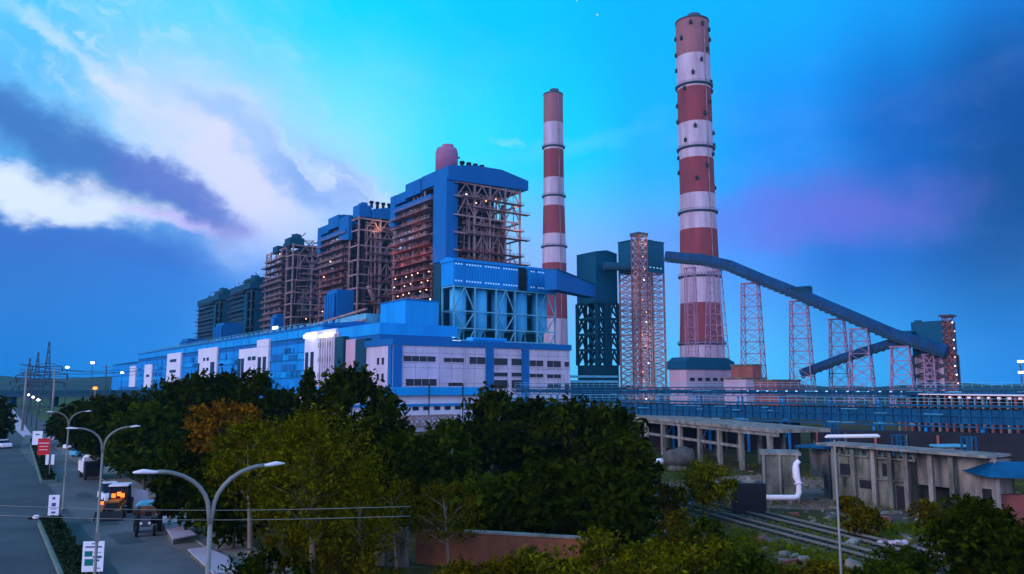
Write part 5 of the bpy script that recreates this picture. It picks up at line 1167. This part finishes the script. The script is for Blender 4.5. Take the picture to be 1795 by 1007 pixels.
SH += [(1120, 41, 975, 150, 'leafy', 'yellow-green scrub patch at the bottom edge left of the boulders'), (1290, 42, 968, 120, 'leafm', 'green scrub at the bottom edge below the boulders'), (1000, 42, 985, 140, 'leafy', 'bright scrub at the bottom edge under the red wall end'),
       (1420, 44, 990, 120, 'leafol', 'olive scrub at the bottom edge left of the thin lamp pole'), (1540, 44, 992, 110, 'leafm', 'low scrub at the bottom edge right of the thin lamp pole'), (820, 42, 985, 120, 'leafol', 'thin olive scrub at the bottom edge before the red wall middle'),
       (1170, 72, 850, 60, 'leafol', 'small olive bush on the bare pink earth'), (1480, 74, 872, 40, 'leafol', 'small bush at the foot of the streaked shed wall'), (1610, 66, 878, 50, 'leafol', 'small bush before the dark open bay')]
for px, Y, ty, w, m, lab in SH: tree(lab, px, Y, ty, w, m, .12, 4500, base=.15, name='shrub', group='foreground shrubs', lob=7)
# ground cover: grass tufts
rng = np.random.default_rng(5); n = 70000
y = 38+rng.random(n)**.8*80; x = (rng.random(n)*1.55-.45)*y*.72+2; k = (np.sin(x*.35)+np.sin(y*.5+x*.2)+rng.normal(size=n)*.6) > -.2
lb = (x-OO[0])*VV[0]+(y-OO[1])*VV[1]; k &= (lb > -141); x, y = x[k], y[k]
n = 60000; x2 = 8+rng.random(n)*34; y2 = 42+rng.random(n)*26; k = (np.sin(x2*.6+1)*np.sin(y2*.7)+rng.normal(size=n)*.5) > -.35
x = np.concatenate([x, x2[k]]); y = np.concatenate([y, y2[k]])
tag(leaves(np.stack([x, y, rng.random(len(x))*.32], 1), .17, 'grass', MT['grass'], aspect=.2), kind='stuff')
# person
def person(P, rz):
    root = thing('person', 'person in a white shirt and dark trousers standing among the trees', 'person', (P[0], P[1], 0), rz)
    J = [((0, 0, .95), .13), ((0, 0, 1.2), .14), ((0, 0, 1.42), .15), ((0, 0, 1.5), .06), ((0, -.01, 1.6), .09), ((0, 0, 1.68), .08),
         ((.1, 0, .9), .09), ((.11, -.03, .48), .06), ((.12, .03, .08), .045), ((.12, -.12, .04), .04),
         ((-.1, 0, .9), .09), ((-.11, -.05, .48), .06), ((-.12, 0, .08), .045), ((-.12, -.15, .04), .04),
         ((.2, 0, 1.4), .055), ((.25, .03, 1.12), .042), ((.24, -.08, .88), .032), ((-.2, 0, 1.4), .055), ((-.26, .03, 1.12), .042), ((-.22, -.12, .92), .032)]
    E = [(0, 1), (1, 2), (2, 3), (3, 4), (4, 5), (0, 6), (6, 7), (7, 8), (8, 9), (0, 10), (10, 11), (11, 12), (12, 13), (2, 14), (14, 15), (15, 16), (2, 17), (17, 18), (18, 19)]
    for side, base_ in ((1, 16), (-1, 19)):
        b0 = J[base_][0]
        for f_, (dx, ln) in enumerate(((-.024, .07), (-.008, .085), (.008, .08), (.024, .062), (.03, .045))):
            i = len(J); J.append(((b0[0]+dx, b0[1]-.03, b0[2]-.04), .009)); J.append(((b0[0]+dx*1.2, b0[1]-.05, b0[2]-.04-ln), .008)); E += [(base_, i), (i, i+1)]
    me = bpy.data.meshes.new('body'); me.from_pydata([j[0] for j in J], E, []); o = bpy.data.objects.new('body', me); C.objects.link(o); o.parent = root
    sk = o.modifiers.new('skin', 'SKIN'); sk.use_smooth_shade = True
    for q, j in zip(me.skin_vertices[0].data, J): q.radius = (j[1], j[1])
    me.skin_vertices[0].data[0].use_root = True
    o.modifiers.new('sub', 'SUBSURF').levels = 2; o.modifiers['sub'].render_levels = 2; me.materials.append(MT['skin'])
    MB().rings([(0, 0, .86), (0, 0, 1.0), (0, 0, 1.2), (0, 0, 1.4), (0, 0, 1.49)], [.17, .165, .165, .19, .09], 14).rings([(.17, 0, 1.43), (.22, .01, 1.28), (.25, .03, 1.15)], [.075, .07, .06], 10).rings([(-.17, 0, 1.43), (-.22, .01, 1.28), (-.26, .03, 1.15)], [.075, .07, .06], 10).build('shirt', MT['cloth'], root)
    MB().rings([(.09, 0, .93), (.11, -.03, .5), (.12, .02, .1)], [.12, .085, .07], 12).rings([(-.09, 0, .93), (-.11, -.05, .5), (-.12, 0, .1)], [.12, .085, .07], 12).build('trousers', MT['cloth2'], root)
    MB().rings([(0, .02, 1.64), (0, .02, 1.7), (0, .01, 1.76), (0, .0, 1.79)], [.1, .107, .08, .02], 14).build('hair', MT['black'], root)
person(G(352, 914), .4)
#@@HAZE
hz = MB().box(-1950, -310, -1, 1950, 2610, 292).build('haze', [])
hm = bpy.data.materials.new('haze_air'); hm.use_nodes = True; hm.node_tree.nodes.clear()
vn = hm.node_tree.nodes.new('ShaderNodeVolumePrincipled'); vn.inputs['Color'].default_value = (.1, .66, 1, 1); vn.inputs['Density'].default_value = .0001; vn.inputs['Anisotropy'].default_value = .2
ho = hm.node_tree.nodes.new('ShaderNodeOutputMaterial'); hm.node_tree.links.new(vn.outputs[0], ho.inputs['Volume'])
hz.data.materials.append(hm); tag(hz, kind='stuff')
